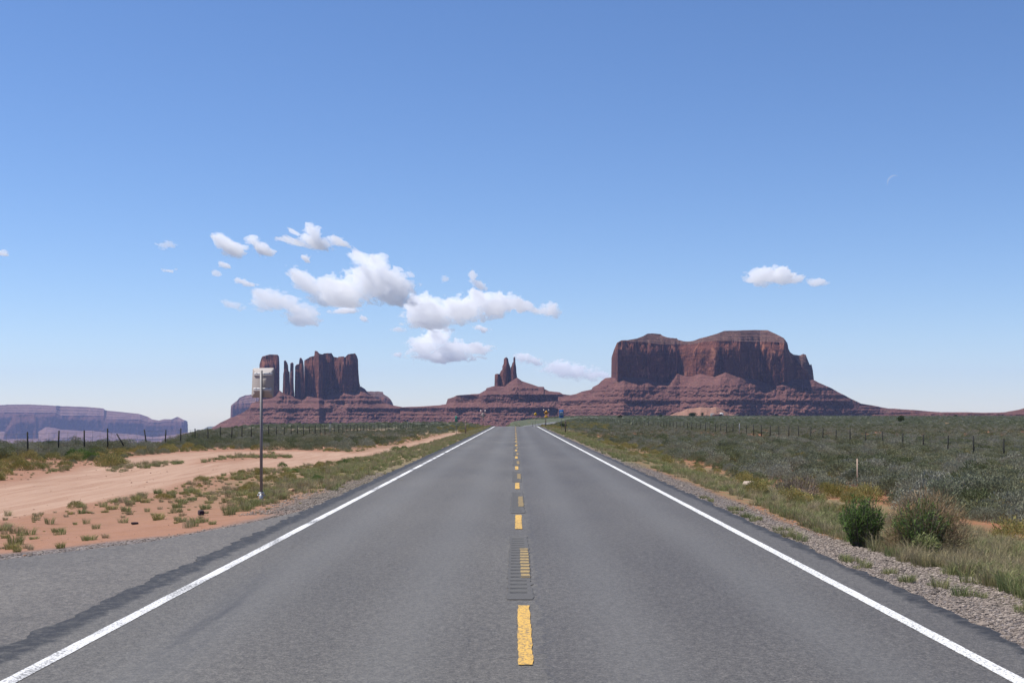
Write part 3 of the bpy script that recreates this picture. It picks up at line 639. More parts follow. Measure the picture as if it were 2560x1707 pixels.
# ------------------------------------------------------------------ plants
def leaf_mat(name, cols, rough=.75, trans=.25, var=.35):
    s = NT(name); oi = s.n('ObjectInfo').outputs['Random']; isl = s.n('NewGeometry').outputs['Random Per Island']
    ramp = s.t.nodes.new('ShaderNodeValToRGB'); ramp.color_ramp.interpolation = 'LINEAR'
    while len(ramp.color_ramp.elements) > 1: ramp.color_ramp.elements.remove(ramp.color_ramp.elements[0])
    ramp.color_ramp.elements[0].position = 0; ramp.color_ramp.elements[0].color = (*cols[0], 1)
    for i, c in enumerate(cols[1:]):
        e = ramp.color_ramp.elements.new((i + 1) / (len(cols) - 1)); e.color = (*c, 1)
    s.t.links.new(oi, ramp.inputs[0])
    c = s.mix(1.0, ramp.outputs[0], s.mix(isl, (1 - var,) * 3, (1 + var, 1 + var * .95, 1 + var * .8)), 'MULTIPLY')
    d = s.n('BsdfDiffuse'); t = s.n('BsdfTranslucent'); m = s.n('MixShader', {0: trans})
    s.t.links.new(c, d.inputs[0]); s.t.links.new(c, t.inputs[0]); s.t.links.new(d.outputs[0], m.inputs[1]); s.t.links.new(t.outputs[0], m.inputs[2])
    s.t.links.new(m.outputs[0], s.out.inputs[0]); return s.m
M_sage = leaf_mat('sagebrush_leaf', [(.095, .115, .055), (.165, .185, .120), (.235, .240, .190), (.135, .150, .075), (.26, .26, .215), (.20, .205, .12), (.11, .125, .085)])
M_twig = leaf_mat('grey_twig', [(.14, .115, .10), (.21, .18, .15), (.17, .13, .11)], trans=0)
M_rab = leaf_mat('yellow_green_leaf', [(.20, .20, .07), (.29, .26, .10), (.17, .19, .08), (.33, .28, .12)])
M_gold = leaf_mat('ochre_flower_head', [(.42, .29, .10), (.46, .34, .15), (.38, .30, .12)])
M_grn = leaf_mat('green_leaf', [(.095, .155, .045), (.135, .20, .065), (.11, .17, .055)])
M_dry = leaf_mat('dry_grass_blade', [(.31, .255, .16), (.27, .235, .135), (.36, .30, .205), (.24, .235, .12)])
M_gg = leaf_mat('green_grass_blade', [(.17, .20, .08), (.23, .26, .11), (.27, .27, .13), (.14, .18, .075)])
M_jun = leaf_mat('juniper_leaf', [(.045, .065, .03), (.06, .08, .04)])
M_bark = simple('bark', (.16, .12, .09), .9)

def leaves(P, Dn, L, W, up=.6, r=rng):
    """thin leaf quads at P, along directions Dn"""
    n = len(P); Dn = Dn / np.linalg.norm(Dn, axis=1)[:, None]
    q = r.normal(size=(n, 3)); s_ = np.cross(Dn, q); s_ /= np.linalg.norm(s_, axis=1)[:, None] + 1e-9
    L = np.broadcast_to(L, (n,))[:, None] * r.uniform(.6, 1.3, (n, 1)); W = np.broadcast_to(W, (n,))[:, None] * r.uniform(.6, 1.2, (n, 1))
    v = np.stack([P - s_ * W * .3, P + Dn * L * .55 - s_ * W * .5, P + Dn * L, P + Dn * L * .55 + s_ * W * .5], 1).reshape(-1, 3)
    return v, np.arange(n * 4).reshape(-1, 4)
def blades(n, rad, h, w, lean, r, hv=.35):
    a = r.uniform(0, 2 * math.pi, n); rr = rad * np.sqrt(r.uniform(0, 1, n)); hh = h * r.uniform(1 - hv, 1 + hv, n)
    b = np.stack([np.cos(a) * rr, np.sin(a) * rr, -0.02 + 0 * a], -1)
    la = a + r.normal(0, .8, n); ln = lean * r.uniform(.2, 1.3, n) * hh
    out = np.stack([np.cos(la), np.sin(la), 0 * la], -1)
    t = r.uniform(0, math.pi, n); sd = np.stack([np.cos(t), np.sin(t), 0 * t], -1) * w
    m = b + out * (ln * .3)[:, None]; m[:, 2] += hh * .6; e = b + out * ln[:, None]; e[:, 2] += hh * (1 - .25 * lean)
    v = np.stack([b - sd / 2, b + sd / 2, m + sd * .4, m - sd * .4, e], 1).reshape(-1, 3)
    i = np.arange(n)[:, None] * 5
    return v, i + np.array([[0, 1, 2, 3]]), i + np.array([[3, 2, 4]])
class Multi:
    def __init__(s): s.v = []; s.f = {3: [], 4: []}; s.mi = {3: [], 4: []}; s.n = 0
    def add(s, v, q=None, t=None, m=0):
        s.v.append(v)
        if q is not None: s.f[4].append(q + s.n); s.mi[4].append(np.full(len(q), m))
        if t is not None: s.f[3].append(t + s.n); s.mi[3].append(np.full(len(t), m))
        s.n += len(v)
    def build(s, name, mats, link=True):
        fs = []; mi = []
        for k in (4, 3):
            if s.f[k]: fs.append(np.concatenate(s.f[k])); mi.append(np.concatenate(s.mi[k]))
        o = mesh_np(name, np.concatenate(s.v), fs, mats)
        o.data.polygons.foreach_set('material_index', np.concatenate(mi).astype(np.int32))
        if not link: col.objects.unlink(o)
        return o
def stems(M, n, R_, h, m, r, w=.012):
    a = r.uniform(0, 2 * math.pi, n); el = r.uniform(.35, 1.45, n)
    d = np.stack([np.cos(a) * np.cos(el), np.sin(a) * np.cos(el), np.sin(el)], -1)
    t = r.normal(size=(n, 3)); sd = np.cross(d, t); sd /= np.linalg.norm(sd, axis=1)[:, None]; sd *= w
    b = r.normal(0, .04, (n, 3)); b[:, 2] = -.03; e = b + d * np.array([R_, R_, h]) * r.uniform(.6, 1.0, (n, 1))
    v = np.stack([b - sd, b + sd, e + sd * .4, e - sd * .4], 1).reshape(-1, 3); M.add(v, np.arange(n * 4).reshape(-1, 4), m=m)
def shrub(name, seed, mats, R_=.5, h=.5, nleaf=700, L=.10, W=.022, lobes=16, nst=30, tipmat=None, spiky=.5, flat=1.0):
    """a mounded bush, leafy down to the ground: leaves on a lumpy dome and inside it"""
    r = np.random.default_rng(seed); M = Multi()
    a = r.uniform(0, 2 * math.pi, nleaf); cz = r.uniform(0.0, 1, nleaf) ** .9; sz = np.sqrt(1 - cz ** 2)
    g = np.stack([np.cos(a) * sz, np.sin(a) * sz, cz], -1)
    ld = r.normal(size=(lobes, 3)); ld[:, 2] = np.abs(ld[:, 2]) * .8; ld /= np.linalg.norm(ld, axis=1)[:, None]
    dot = g @ ld.T; lump = .74 + .34 * np.exp((dot.max(1) - 1) * 16) * r.uniform(.75, 1.1, lobes)[dot.argmax(1)]
    depth = 1 - .42 * r.uniform(0, 1, nleaf) ** 1.7
    P = g * np.array([R_, R_, h * 1.02]) * (lump * depth)[:, None]; P[:, 2] += .01
    Dn = g * .8 + r.normal(0, .45, (nleaf, 3)) + np.array([0, 0, .35 + spiky])
    v, q = leaves(P, Dn, L, W, r=r); M.add(v, q, m=0)
    stems(M, nst, R_ * .72, h * .75, 1, r, .007)
    if tipmat:
        k = r.choice(nleaf, int(nleaf * .42)); k = k[g[k, 2] > .25]; P2 = P[k] * r.uniform(1.0, 1.1, (len(k), 1)); v, q = leaves(P2, g[k] + [0, 0, .6], L * .5, W * 1.6, r=r); M.add(v, q, m=2)
    return M.build(name, mats + ([tipmat] if tipmat else []), link=False)
def tuft(name, seed, mats, n=70, rad=.10, h=.28, w=.008, lean=.5, n2=0, h2=0):
    r = np.random.default_rng(seed); M = Multi(); v, q, t = blades(n, rad, h, w, lean, r); M.add(v, q, t, m=0)
    if n2: v, q, t = blades(n2, rad * 1.1, h2, w, lean * 1.1, r); M.add(v, q, t, m=1)
    return M.build(name, mats, link=False)
SAGE = [shrub('sagebrush', 200 + i, [M_sage, M_twig], R_=.56, h=.46 + .07 * (i % 3), nleaf=2300, L=.055, W=.020, lobes=13 + 2 * i, nst=12, spiky=.15) for i in range(5)]
SAGE_LO = [shrub('sagebrush_clump', 230 + i, [M_sage, M_twig], R_=.56, h=.45, nleaf=300, L=.11, W=.05, lobes=12, nst=8) for i in range(3)]
RAB = [shrub('rabbitbrush', 260 + i, [M_rab, M_twig], R_=.45, h=.42, nleaf=1500, L=.07, W=.015, lobes=14, nst=14, tipmat=M_gold, spiky=.5) for i in range(3)]
GRN = [shrub('green_bush', 280 + i, [M_grn, M_twig], R_=.45, h=.45, nleaf=1500, L=.075, W=.018, lobes=14, nst=24) for i in range(2)]
DEAD = [shrub('dead_bush', 290 + i, [M_twig, M_twig], R_=.5, h=.42, nleaf=800, L=.16, W=.007, lobes=12, nst=90, spiky=.3) for i in range(2)]
DRYT = [tuft('dry_grass', 300 + i, [M_dry, M_gg], n=70, rad=.14, h=.27 + .05 * i, w=.0065, lean=.55, n2=24, h2=.16) for i in range(3)]
GRNT = [tuft('green_grass', 310 + i, [M_gg, M_dry], n=90, rad=.13, h=.15 + .04 * i, w=.0065, lean=.7, n2=20, h2=.2) for i in range(3)]
CLUMP = [tuft('grass_clump', 320 + i, [M_rab if i % 2 else M_gg, M_dry], n=150, rad=.13, h=.15 + .03 * i, w=.007, lean=1.0, n2=40, h2=.18) for i in range(4)]
TWIG_T = [tuft('straw_clump', 330 + i, [M_dry, M_twig], n=130, rad=.14, h=.26, w=.006, lean=1.0, n2=30, h2=.25) for i in range(2)]

def scatter(n, x0, x1, y0, y1, dens, seed):
    r = np.random.default_rng(seed); x = r.uniform(x0, x1, n); y = r.uniform(y0, y1, n)
    k = r.uniform(0, 1, n) < dens(x, y); return np.stack([x[k], y[k]], -1)
def polar(n, a0, a1, r0, r1, seed, power=1.0):
    r = np.random.default_rng(seed); a = r.uniform(a0, a1, n); d = r.uniform(0, 1, n)
    d = np.exp(np.log(r0) + (np.log(r1) - np.log(r0)) * d) if power == 0 else (r0 ** power + (r1 ** power - r0 ** power) * d) ** (1 / power)
    return np.stack([d * a, d], -1)              # a = X/D
def in_view(x, y, m=.03): return (x / y > -.392 - m) & (x / y < .386 + m)
def place(src, P, S, label, cat, group, seed, r_z=True, sink=0.0):
    r = np.random.default_rng(seed); z = ground_z(P[:, 0], P[:, 1])
    for i in range(len(P)):
        o = src[int(r.integers(len(src)))].copy(); col.objects.link(o)
        o.location = (P[i, 0], P[i, 1], z[i] - sink * S[i]); o.rotation_euler = (r.normal(0, .05), r.normal(0, .05), r.uniform(0, 6.28))
        q = S[i]; o.scale = (q * r.uniform(.85, 1.2), q * r.uniform(.85, 1.2), q * r.uniform(.85, 1.15))
        lb = label(P[i]) if callable(label) else label
        tag(o, lb, cat, group(P[i]) if callable(group) else group)
GN_COLS = {}
def stuff(name, src, P, S, label, seed, sink=0.0, dz=0.0):
    """uncountable ground cover: one object that instances its plants on points"""
    r = np.random.default_rng(seed); n = len(P)
    if P.shape[1] == 2: z = ground_z(P[:, 0], P[:, 1]) + dz - sink * S; co = np.column_stack([P, z])
    else: co = P
    me = bpy.data.meshes.new(name); me.vertices.add(n); me.vertices.foreach_set('co', co.astype(np.float32).ravel())
    for k, a in (('scl', S), ('rot', r.uniform(0, 6.28, n))):
        q = me.attributes.new(k, 'FLOAT', 'POINT'); q.data.foreach_set('value', np.asarray(a, np.float32))
    q = me.attributes.new('idx', 'INT', 'POINT'); q.data.foreach_set('value', r.integers(0, len(src), n).astype(np.int32))
    o = bpy.data.objects.new(name, me); col.objects.link(o)
    key = src[0].name
    if key not in GN_COLS:
        c = bpy.data.collections.new(key + '_source')
        for q in src: c.objects.link(q)
        GN_COLS[key] = c
    ng = bpy.data.node_groups.new(name + '_scatter', 'GeometryNodeTree')
    ng.interface.new_socket('Geometry', in_out='INPUT', socket_type='NodeSocketGeometry'); ng.interface.new_socket('Geometry', in_out='OUTPUT', socket_type='NodeSocketGeometry')
    N = ng.nodes.new; gi = N('NodeGroupInput'); go = N('NodeGroupOutput'); ip = N('GeometryNodeInstanceOnPoints'); ci = N('GeometryNodeCollectionInfo')
    ci.inputs['Collection'].default_value = GN_COLS[key]; ci.inputs['Separate Children'].default_value = True; ci.inputs['Reset Children'].default_value = True
    def na(nm, t):
        d = N('GeometryNodeInputNamedAttribute'); d.data_type = t; d.inputs[0].default_value = nm
        return [q for q in d.outputs if q.enabled and q.name == 'Attribute'][0]
    cx = N('ShaderNodeCombineXYZ'); Lk = ng.links.new
    Lk(na('rot', 'FLOAT'), cx.inputs[2]); Lk(gi.outputs[0], ip.inputs['Points']); Lk(ci.outputs[0], ip.inputs['Instance']); ip.inputs['Pick Instance'].default_value = True
    Lk(na('idx', 'INT'), ip.inputs['Instance Index']); Lk(cx.outputs[0], ip.inputs['Rotation']); Lk(na('scl', 'FLOAT'), ip.inputs['Scale']); Lk(ip.outputs[0], go.inputs[0])
    m = o.modifiers.new('scatter', 'NODES'); m.node_group = ng
    tag(o, label, kind='stuff'); return o

def clear_of(P, pts, d):
    k = np.ones(len(P), bool)
    for q in pts: k &= np.hypot(P[:, 0] - q[0], P[:, 1] - q[1]) > d
    return P[k]
# --- sagebrush: plain right of the highway, and the ground beyond the left fence
def sage_dens(x, y):
    n = fbm(x * .11, y * .07, o=3, seed=401); tr = track_mask(x, y)
    right = smooth(9.6, 12.5, x + n * 2.4 - .02 * np.clip(y - 40, 0, 60) * -1) * (.72 + .75 * n)
    right = np.where(y > 120, smooth(7.5, 12, x + n * 4) * (.8 + .4 * n), right)
    nf = fbm(x * .3, y * .15, o=2, seed=402)
    left = smooth(24.0, 27.0, -x + n * 2) * (.85 + .3 * n) + smooth(17.5, 19.5, -x) * (1 - smooth(24, 27, -x)) * smooth(-.1, .35, nf) * .45 * smooth(30, 44, y)
    hill = smooth(108, 96, y - 0 * x) if False else 1
    left = left * np.where((y > 90) & (x / y > -.30), smooth(-.25, .15, fbm(x * .05, y * .035, o=3, seed=404)), 1)
    mid = (x < 0) * smooth(10, 15, -x) * smooth(84, 100, y) * (.55 + .6 * n) * (1 - smooth(24, 27, -x))
    d = np.where(x > 0, right, np.clip(left + mid, 0, 1)); return np.clip(d, 0, 1) * (1 - tr > .9)
Pn = np.concatenate([polar(15000, .0, .43, 22, 130, 1, 2.0), polar(7000, -.43, .0, 30, 130, 2, 2.0)])
Pn = Pn[np.random.default_rng(3).uniform(0, 1, len(Pn)) < sage_dens(Pn[:, 0], Pn[:, 1])]
Pn = np.concatenate([Pn])
Sn = np.random.default_rng(4).lognormal(-.30, .42, len(Pn)).clip(.32, 1.5) * np.where(Pn[:, 0] < 0, .98, 1.0)
# keep bushes from standing inside each other
order = np.argsort(-Sn); cell = {}; keep = []
for i in order:
    x, y = Pn[i]; q = .42 * Sn[i]; cx_, cy_ = int(x // 1.2), int(y // 1.2); ok = True
    for a in (-1, 0, 1):
        for b in (-1, 0, 1):
            for j in cell.get((cx_ + a, cy_ + b), ()):
                if (Pn[j, 0] - x) ** 2 + (Pn[j, 1] - y) ** 2 < (q + .42 * Sn[j]) ** 2 * 1.05: ok = False; break
            if not ok: break
        if not ok: break
    if ok: cell.setdefault((cx_, cy_), []).append(i); keep.append(i)
Pn = Pn[keep]; Sn = Sn[keep]
big = Sn / Pn[:, 1] * in_view(Pn[:, 0], Pn[:, 1], 0.0)
o_ = np.argsort(-big); first, rest = o_[:300], o_[300:]
def sage_label(p):
    x, y = p
    if x > 0: return 'grey-green sagebrush on the plain beyond the right-hand fence' if x > 28 else 'grey-green sagebrush between the highway and the right-hand fence'
    return 'grey-green sagebrush beyond the left-hand fence' if x < -26 else 'grey-green sagebrush between the dirt track and the left-hand fence' if x < -15 else 'grey-green sagebrush between the highway and the dirt track'
place(SAGE, Pn[first], Sn[first], sage_label, 'shrub', sage_label, 5, sink=.04)
Pm = polar(15000, -.43, .43, 130, 330, 6, 1.7); dm = sage_dens(Pm[:, 0], Pm[:, 1]); Pm = Pm[np.random.default_rng(7).uniform(0, 1, len(Pm)) < dm]
Sm = np.random.default_rng(8).uniform(.55, 1.15, len(Pm))
Pf = polar(26000, -.43, .45, 330, 1700, 9, 1.0)
nf_ = fbm(Pf[:, 0] * .02, Pf[:, 1] * .006, o=3, seed=403)
kf = (np.random.default_rng(10).uniform(0, 1, len(Pf)) < .75 + nf_ * .7) & (np.abs(Pf[:, 0]) > 7.5) & ~((Pf[:, 0] < 0) & (Pf[:, 1] > 700))
Pq = PATH[PATH[:, 1] > 560][::2]
for q in Pq: kf &= np.hypot(Pf[:, 0] - q[0], Pf[:, 1] - q[1]) > 8.5
# nothing tall on the rise before the distant road
kf &= ~((Pf[:, 1] > 850) & (Pf[:, 1] < 1100) & (Pf[:, 0] > 0) & (Pf[:, 0] < 260))
Pf = Pf[kf]; Sf = np.random.default_rng(12).uniform(.7, 1.3, len(Pf)) * (1 + Pf[:, 1] / 1400)
stuff('sagebrush_scrub', SAGE, Pn[rest], Sn[rest], 'grey-green sagebrush scrub covering the plain', 13, .04)
stuff('distant_scrub', SAGE_LO, np.concatenate([Pm, Pf]), np.concatenate([Sm, Sf]), 'far sagebrush cover reading as one dark green plain', 14, .05)

# --- rabbitbrush, green bushes, dead bushes
def gen(n, f, seed, y0, y1, a0=-.43, a1=.43, pw=2.0):
    P = polar(n, a0, a1, y0, y1, seed, pw); return P[np.random.default_rng(seed + 1).uniform(0, 1, len(P)) < f(P[:, 0], P[:, 1])]
def rab_d(x, y):
    n = fbm(x * .25, y * .12, o=3, seed=411); tr = track_mask(x, y)
    rt = smooth(6.0, 7.5, x) * (1 - smooth(10.8, 13, x + n)) * .38 * (.7 + n) * smooth(15, 26, y) + (x > 12) * .06
    lf = smooth(17.3, 18.5, -x) * (1 - smooth(25, 29, -x)) * smooth(30, 38, y) * (1 - smooth(84, 96, y)) * (.62 + 1.0 * n) * .8
    md = (x < 0) * smooth(6.5, 8.0, -x) * (1 - smooth(12, 14, -x)) * smooth(30, 44, y) * (.6 + .9 * n) * .85
    return np.clip(rt + lf + md, 0, 1) * (tr < .1)
Pr = gen(5200, rab_d, 420, 20, 150); Sr = np.random.default_rng(421).uniform(.45, 1.15, len(Pr)) * np.where((Pr[:, 0] < 0) & (Pr[:, 0] > -14), .55, 1.0)
big = Sr / Pr[:, 1] * in_view(Pr[:, 0], Pr[:, 1], 0.0); o_ = np.argsort(-big); f1, r1 = o_[:240], o_[240:]
def rl(p): return ('yellow-tipped rabbitbrush on the red soil right of the highway' if p[0] > 0 else 'yellow-tipped rabbitbrush between the dirt track and the left-hand fence' if p[0] < -15 else 'small yellow-tipped rabbitbrush on the verge left of the highway')
place(RAB, Pr[f1], Sr[f1], rl, 'shrub', rl, 422, sink=.04)
stuff('rabbitbrush_scrub', RAB, Pr[r1], Sr[r1], 'small yellow-tipped brush scattered through the scrub', 423, .04)
def fixed(src, pts, label, cat, group, seed):
    P = np.array([[(x - VX) * D / F, D] for x, D, s in pts]); S_ = np.array([s for x, D, s in pts]); place(src, P, S_, label, cat, group, seed, sink=.03)
fixed(DEAD, [(1978, 38, 1.5), (2005, 36.5, 1.15)], 'bare grey dead bush at the edge of the right-hand sagebrush', 'dead bush', 'bare grey dead bushes', 430)
fixed(DEAD, [(2350, 27.0, .8)], 'low bare grey bush on red soil behind the two roadside bushes', 'dead bush', None, 431)
fixed(GRN, [(796, 42, .62)], 'single bright green bush left of the highway, right of the sign pole', 'bush', None, 432)
fixed(GRN, [(735, 52, .5), (860, 60, .75), (990, 84, .8), (1010, 86, .7), (706, 60, .5)], 'small green bush among yellow grass left of the highway', 'bush', 'green bushes on the left verge', 433)
fixed(GRN, [(235, 72, 1.3), (205, 70, 1.2), (180, 71, 1.0), (228, 66, 1.0)], 'large dark green bush in front of the left-hand fence', 'bush', 'dark green bushes before the left fence', 434)
fixed(SAGE, [(2300, 33, 1.35), (2345, 35, 1.5), (2425, 36, 1.6), (2530, 35, 1.6), (2180, 42, 1.5), (2240, 41, 1.4), (2490, 39, 1.6), (2080, 44, 1.2)], 'big dark sagebrush at the front edge of the scrub, behind the two roadside bushes', 'shrub', 'big sagebrush at the front edge of the scrub', 436)
fixed(RAB, [(2440, 30, .9), (2490, 31, 1.0), (2120, 39, .9), (2545, 28, .8)], 'yellowish rabbitbrush on the red soil in front of the big sagebrush', 'shrub', 'yellowish rabbitbrush before the big sagebrush', 437)
fixed(RAB, [(267, 60, 1.35), (284, 61, 1.35), (276, 59, 1.3), (300, 62, 1.1)], 'large ochre rabbitbrush at the bend of the dirt track', 'shrub', 'ochre rabbitbrush at the bend of the dirt track', 435)
# --- the two roadside bushes on the right
def weed(name, loc, R_, h, nst, leafm, label, tw=0, seed=0, lean=.25, nl=11):
    r = np.random.default_rng(seed); root = empty(name, loc); tag(root, label, 'bush')
    n = nst; a = r.uniform(0, 2 * math.pi, n); rr = np.sqrt(r.uniform(0, 1, n)); b = np.stack([np.cos(a) * rr * R_ * .35, np.sin(a) * rr * R_ * .35, 0 * a - .03], -1)
    e = np.stack([np.cos(a) * rr * R_, np.sin(a) * rr * R_, h * (1.0 - .35 * rr ** 2) * r.uniform(.7, 1.06, n)], -1)
    q = r.normal(size=(n, 3)); sd = np.cross(e - b, q); sd /= np.linalg.norm(sd, axis=1)[:, None]; sd *= .005
    v = np.stack([b - sd, b + sd, e + sd * .4, e - sd * .4], 1).reshape(-1, 3)
    mesh_np('stems', v, np.arange(n * 4).reshape(-1, 4), M_twig, root)
    t = r.uniform(.15, 1.0, (n, nl)); P = b[:, None] * (1 - t[..., None]) + e[:, None] * t[..., None]; P = P.reshape(-1, 3)
    Dn = np.repeat((e - b), nl, 0) / h * .7 + r.normal(0, .42, (n * nl, 3))
    v, f = leaves(P, Dn, .075, .014, r=r); mesh_np('foliage', v, f, leafm, root)
    if tw:
        g = r.normal(size=(tw, 3)); g /= np.linalg.norm(g, axis=1)[:, None]; g[:, 2] = np.abs(g[:, 2]) * .9 + .05
        P = g * np.array([R_ * 1.35, R_ * 1.0, h * 1.05]) * r.uniform(.55, 1.08, (tw, 1)) + np.array([R_ * .26, .12, .06])
        v, f = leaves(P, g * .6 + r.normal(0, .5, (tw, 3)) + [0, 0, .5], .14, .006, r=r); mesh_np('twigs', v, f, M_brn, root)
    return root
M_brn = leaf_mat('red_brown_twig', [(.26, .185, .11), (.26, .185, .11)], trans=.1)
Zg = lambda x, y: float(ground_z(np.array([x]), np.array([y]))[0])
weed('bush', (5.26, 20.0, Zg(5.26, 20.0)), .35, .76, 400, M_grn, 'dark leafy green bush at the gravel edge, left of the half brown one', seed=440, nl=13)
weed('bush', (5.86, 19.0, Zg(5.86, 19.0)), .43, .80, 360, M_grn, 'bush half green, half brown twigs, right one of the two by the right roadside', tw=5200, seed=441, nl=12)
weed('weed', (5.78, 18.55, Zg(5.78, 18.55)), .20, .34, 130, M_gg, 'pale green weed in front of the half brown bush', seed=442)

# --- grass (nobody could count it)
def grass_r(x, y):
    n = fbm(x * .5, y * .22, o=3, seed=450); n2 = fbm(x * .16, y * .06, o=2, seed=451)
    lo = np.where(y > 55, 4.35, 4.95) + .35 * n + np.where(y < 17, .25, 0); hi = 7.2 + 1.2 * n2 + np.where(y > 45, 1.8, 0) + np.clip(14 - y, 0, 8) * .5
    return np.clip(smooth(lo, lo + .5, x) * (1 - smooth(hi, hi + 2.2, x)) * (.68 + 1.1 * n), 0, 1)
P1 = gen(66000, grass_r, 452, 10, 330, .0, .47, 1.25)
P1 = np.concatenate([P1, (lambda q: q[np.random.default_rng(454).uniform(0, 1, len(q)) < np.clip(grass_r(q[:, 0], q[:, 1]) * 1.3, 0, 1)])(scatter(3600, 4.9, 9.8, 10.8, 26, lambda a, b_: np.ones(len(a)), 455))])
nn_ = fbm(P1[:, 0] * .35, P1[:, 1] * .12, o=2, seed=453) + .02 - .6 * (P1[:, 1] < 17); dry = nn_ + np.random.default_rng(5).normal(0, .25, len(P1)) > 0
def grass_l(x, y):
    n = fbm(x * .5, y * .2, o=3, seed=460); a = -x
    tr = track_mask(x, y); w = np.interp(y, [20, 30, 40, 60, 90, 130, 300], [0.3, 1.2, 2.2, 3.4, 4.2, 4.5, 6])
    base_ = smooth(5.4, 6.0, a - np.where(y < 34, .0, np.where(y > 60, -1.4, -.9))) * (1 - smooth(5.2 + w * .6, 5.6 + w * 1.3, a + n)) * (.8 + .7 * n) * smooth(22, 27, y)
    fill = (a > 5) * (a < 26) * smooth(34, 60, y) * np.clip(n - .05, 0, 1) * .8
    med = (np.hypot((x + 16.8), (y - 60) * .22) < 1.1) * .8 + (np.hypot((x + 14.2) * 1, (y - 72) * .5) < 1.9) * .9
    return np.clip(base_ + fill + med, 0, 1) * np.where(med > 0, 1, tr < .15)
P2 = gen(46000, grass_l, 462, 22, 230, -.42, .0, 1.3)
g2 = np.random.default_rng(6).uniform(0, 1, len(P2)) < .62 + .5 * fbm(P2[:, 0] * .4, P2[:, 1] * .2, o=2, seed=463)
rs = np.random.default_rng(464)
stuff('dry_grass', DRYT, np.concatenate([P1[dry], P2[~g2]]), np.concatenate([rs.uniform(.3, .8, dry.sum()), rs.uniform(.4, .8, (~g2).sum())]), 'pale dry grass along the verges', 465)
stuff('green_grass', GRNT, np.concatenate([P1[~dry], P2[g2]]), np.concatenate([rs.uniform(.5, 1.2, (~dry).sum()), rs.uniform(.5, 1.0, g2.sum())]), 'short green grass along the verges', 466)
Pv = polar(2600, -.06, .07, 232, 900, 456, 1.0); lt = np.abs(Pv[:, 0] - np.interp(Pv[:, 1], PATH[:, 1], PATH[:, 0])); Pv = Pv[(lt > 4.9) & (lt < 22)]
stuff('verge_scrub', RAB, Pv, rs.uniform(.5, 1.5, len(Pv)), 'low tufts along the far stretch of the highway', 457, .04)
# weeds at the very rim of the asphalt, right side
rim_pts = [(4.42, 24.6), (4.46, 25.4), (4.45, 26.2), (4.5, 27.2), (4.42, 20.6), (4.44, 21.2), (4.42, 21.9), (4.5, 22.5), (4.46, 16.9), (4.42, 17.4), (4.5, 17.9), (4.55, 16.3), (4.62, 15.4), (4.9, 15.0), (5.0, 14.1), (5.3, 13.5), (4.9, 13.2), (4.4, 30), (4.45, 31), (5.6, 12.6), (5.9, 13.0)]
Pw = np.concatenate([np.array(rim_pts) + rs.normal(0, .10, (len(rim_pts), 2)) for _ in range(3)]); Pw = Pw[Pw[:, 0] > 4.32]
stuff('roadside_weeds', GRNT, Pw, rs.uniform(.3, .75, len(Pw)), 'low green weeds rooted at the rim of the asphalt', 467)
# single clumps on the bare red soil at the left
def cl_d(x, y):
    a = -x; tr = track_mask(x, y); n = fbm(x * .4, y * .25, o=2, seed=470)
    dd = (.10 + .75 * smooth(26, 44, y) * (.5 + n) * (1 - smooth(8.5, 13.5, a)) + .30 * smooth(30, 40, y) * (.4 + n)) * (a > 5.3) * (a < 17)
    return np.clip(dd, 0, 1) * (tr < .12) * (y > apron_far(x) + 1.6)
Pc = gen(3000, cl_d, 471, 17, 75, -.41, -.06, 1.7); Sc = np.random.default_rng(472).uniform(.35, .95, len(Pc))
big = Sc / Pc[:, 1] * in_view(Pc[:, 0], Pc[:, 1], 0.0); o_ = np.argsort(-big)[:300]
lbl = lambda p: 'small grass clump on bare red soil near the paved turnout' if p[1] < 30 else 'small grass clump on the red soil between track and highway'
place(CLUMP + TWIG_T[:1], Pc[o_], Sc[o_], lbl, 'grass clump', lbl, 473)
Pt = gen(5200, lambda x, y: np.clip((.22 + 1.1 * fbm(x * .35, y * .2, o=3, seed=476)) * (track_mask(x, y) < .2) * (y > apron_far(x) + 1.0) * (.25 + .75 * smooth(20, 40, y)), 0, 1), 475, 16, 75, -.42, -.075, 1.5)
stuff('sparse_grass', CLUMP[1::2] + TWIG_T, Pt, rs.uniform(.14, .42, len(Pt)), 'tiny dry and yellow-green sprigs on the red soil', 477)
fx = [(440, 1290, .62), (124, 1310, .5), (90, 1302, .5), (308, 1311, .45), (215, 1309, .4), (368, 1283, .38), (20, 1275, .45), (258, 1267, .5), (240, 1327, .35), (75, 1338, .5), (150, 1342, .5), (50, 1340, .35), (320, 1258, .4), (330, 1261, .4)]
Pz = []; 
for x, y, s_ in fx:
    D = 2.28 * F / (y - VY); Pz.append(((x - VX) * D / F, D))
place(GRNT[1:], np.array(Pz), np.array([k[2] * 1.5 for k in fx]), 'bright green tuft on bare red soil near the paved turnout', 'grass clump', 'bright green tufts on the bare red soil', 474)

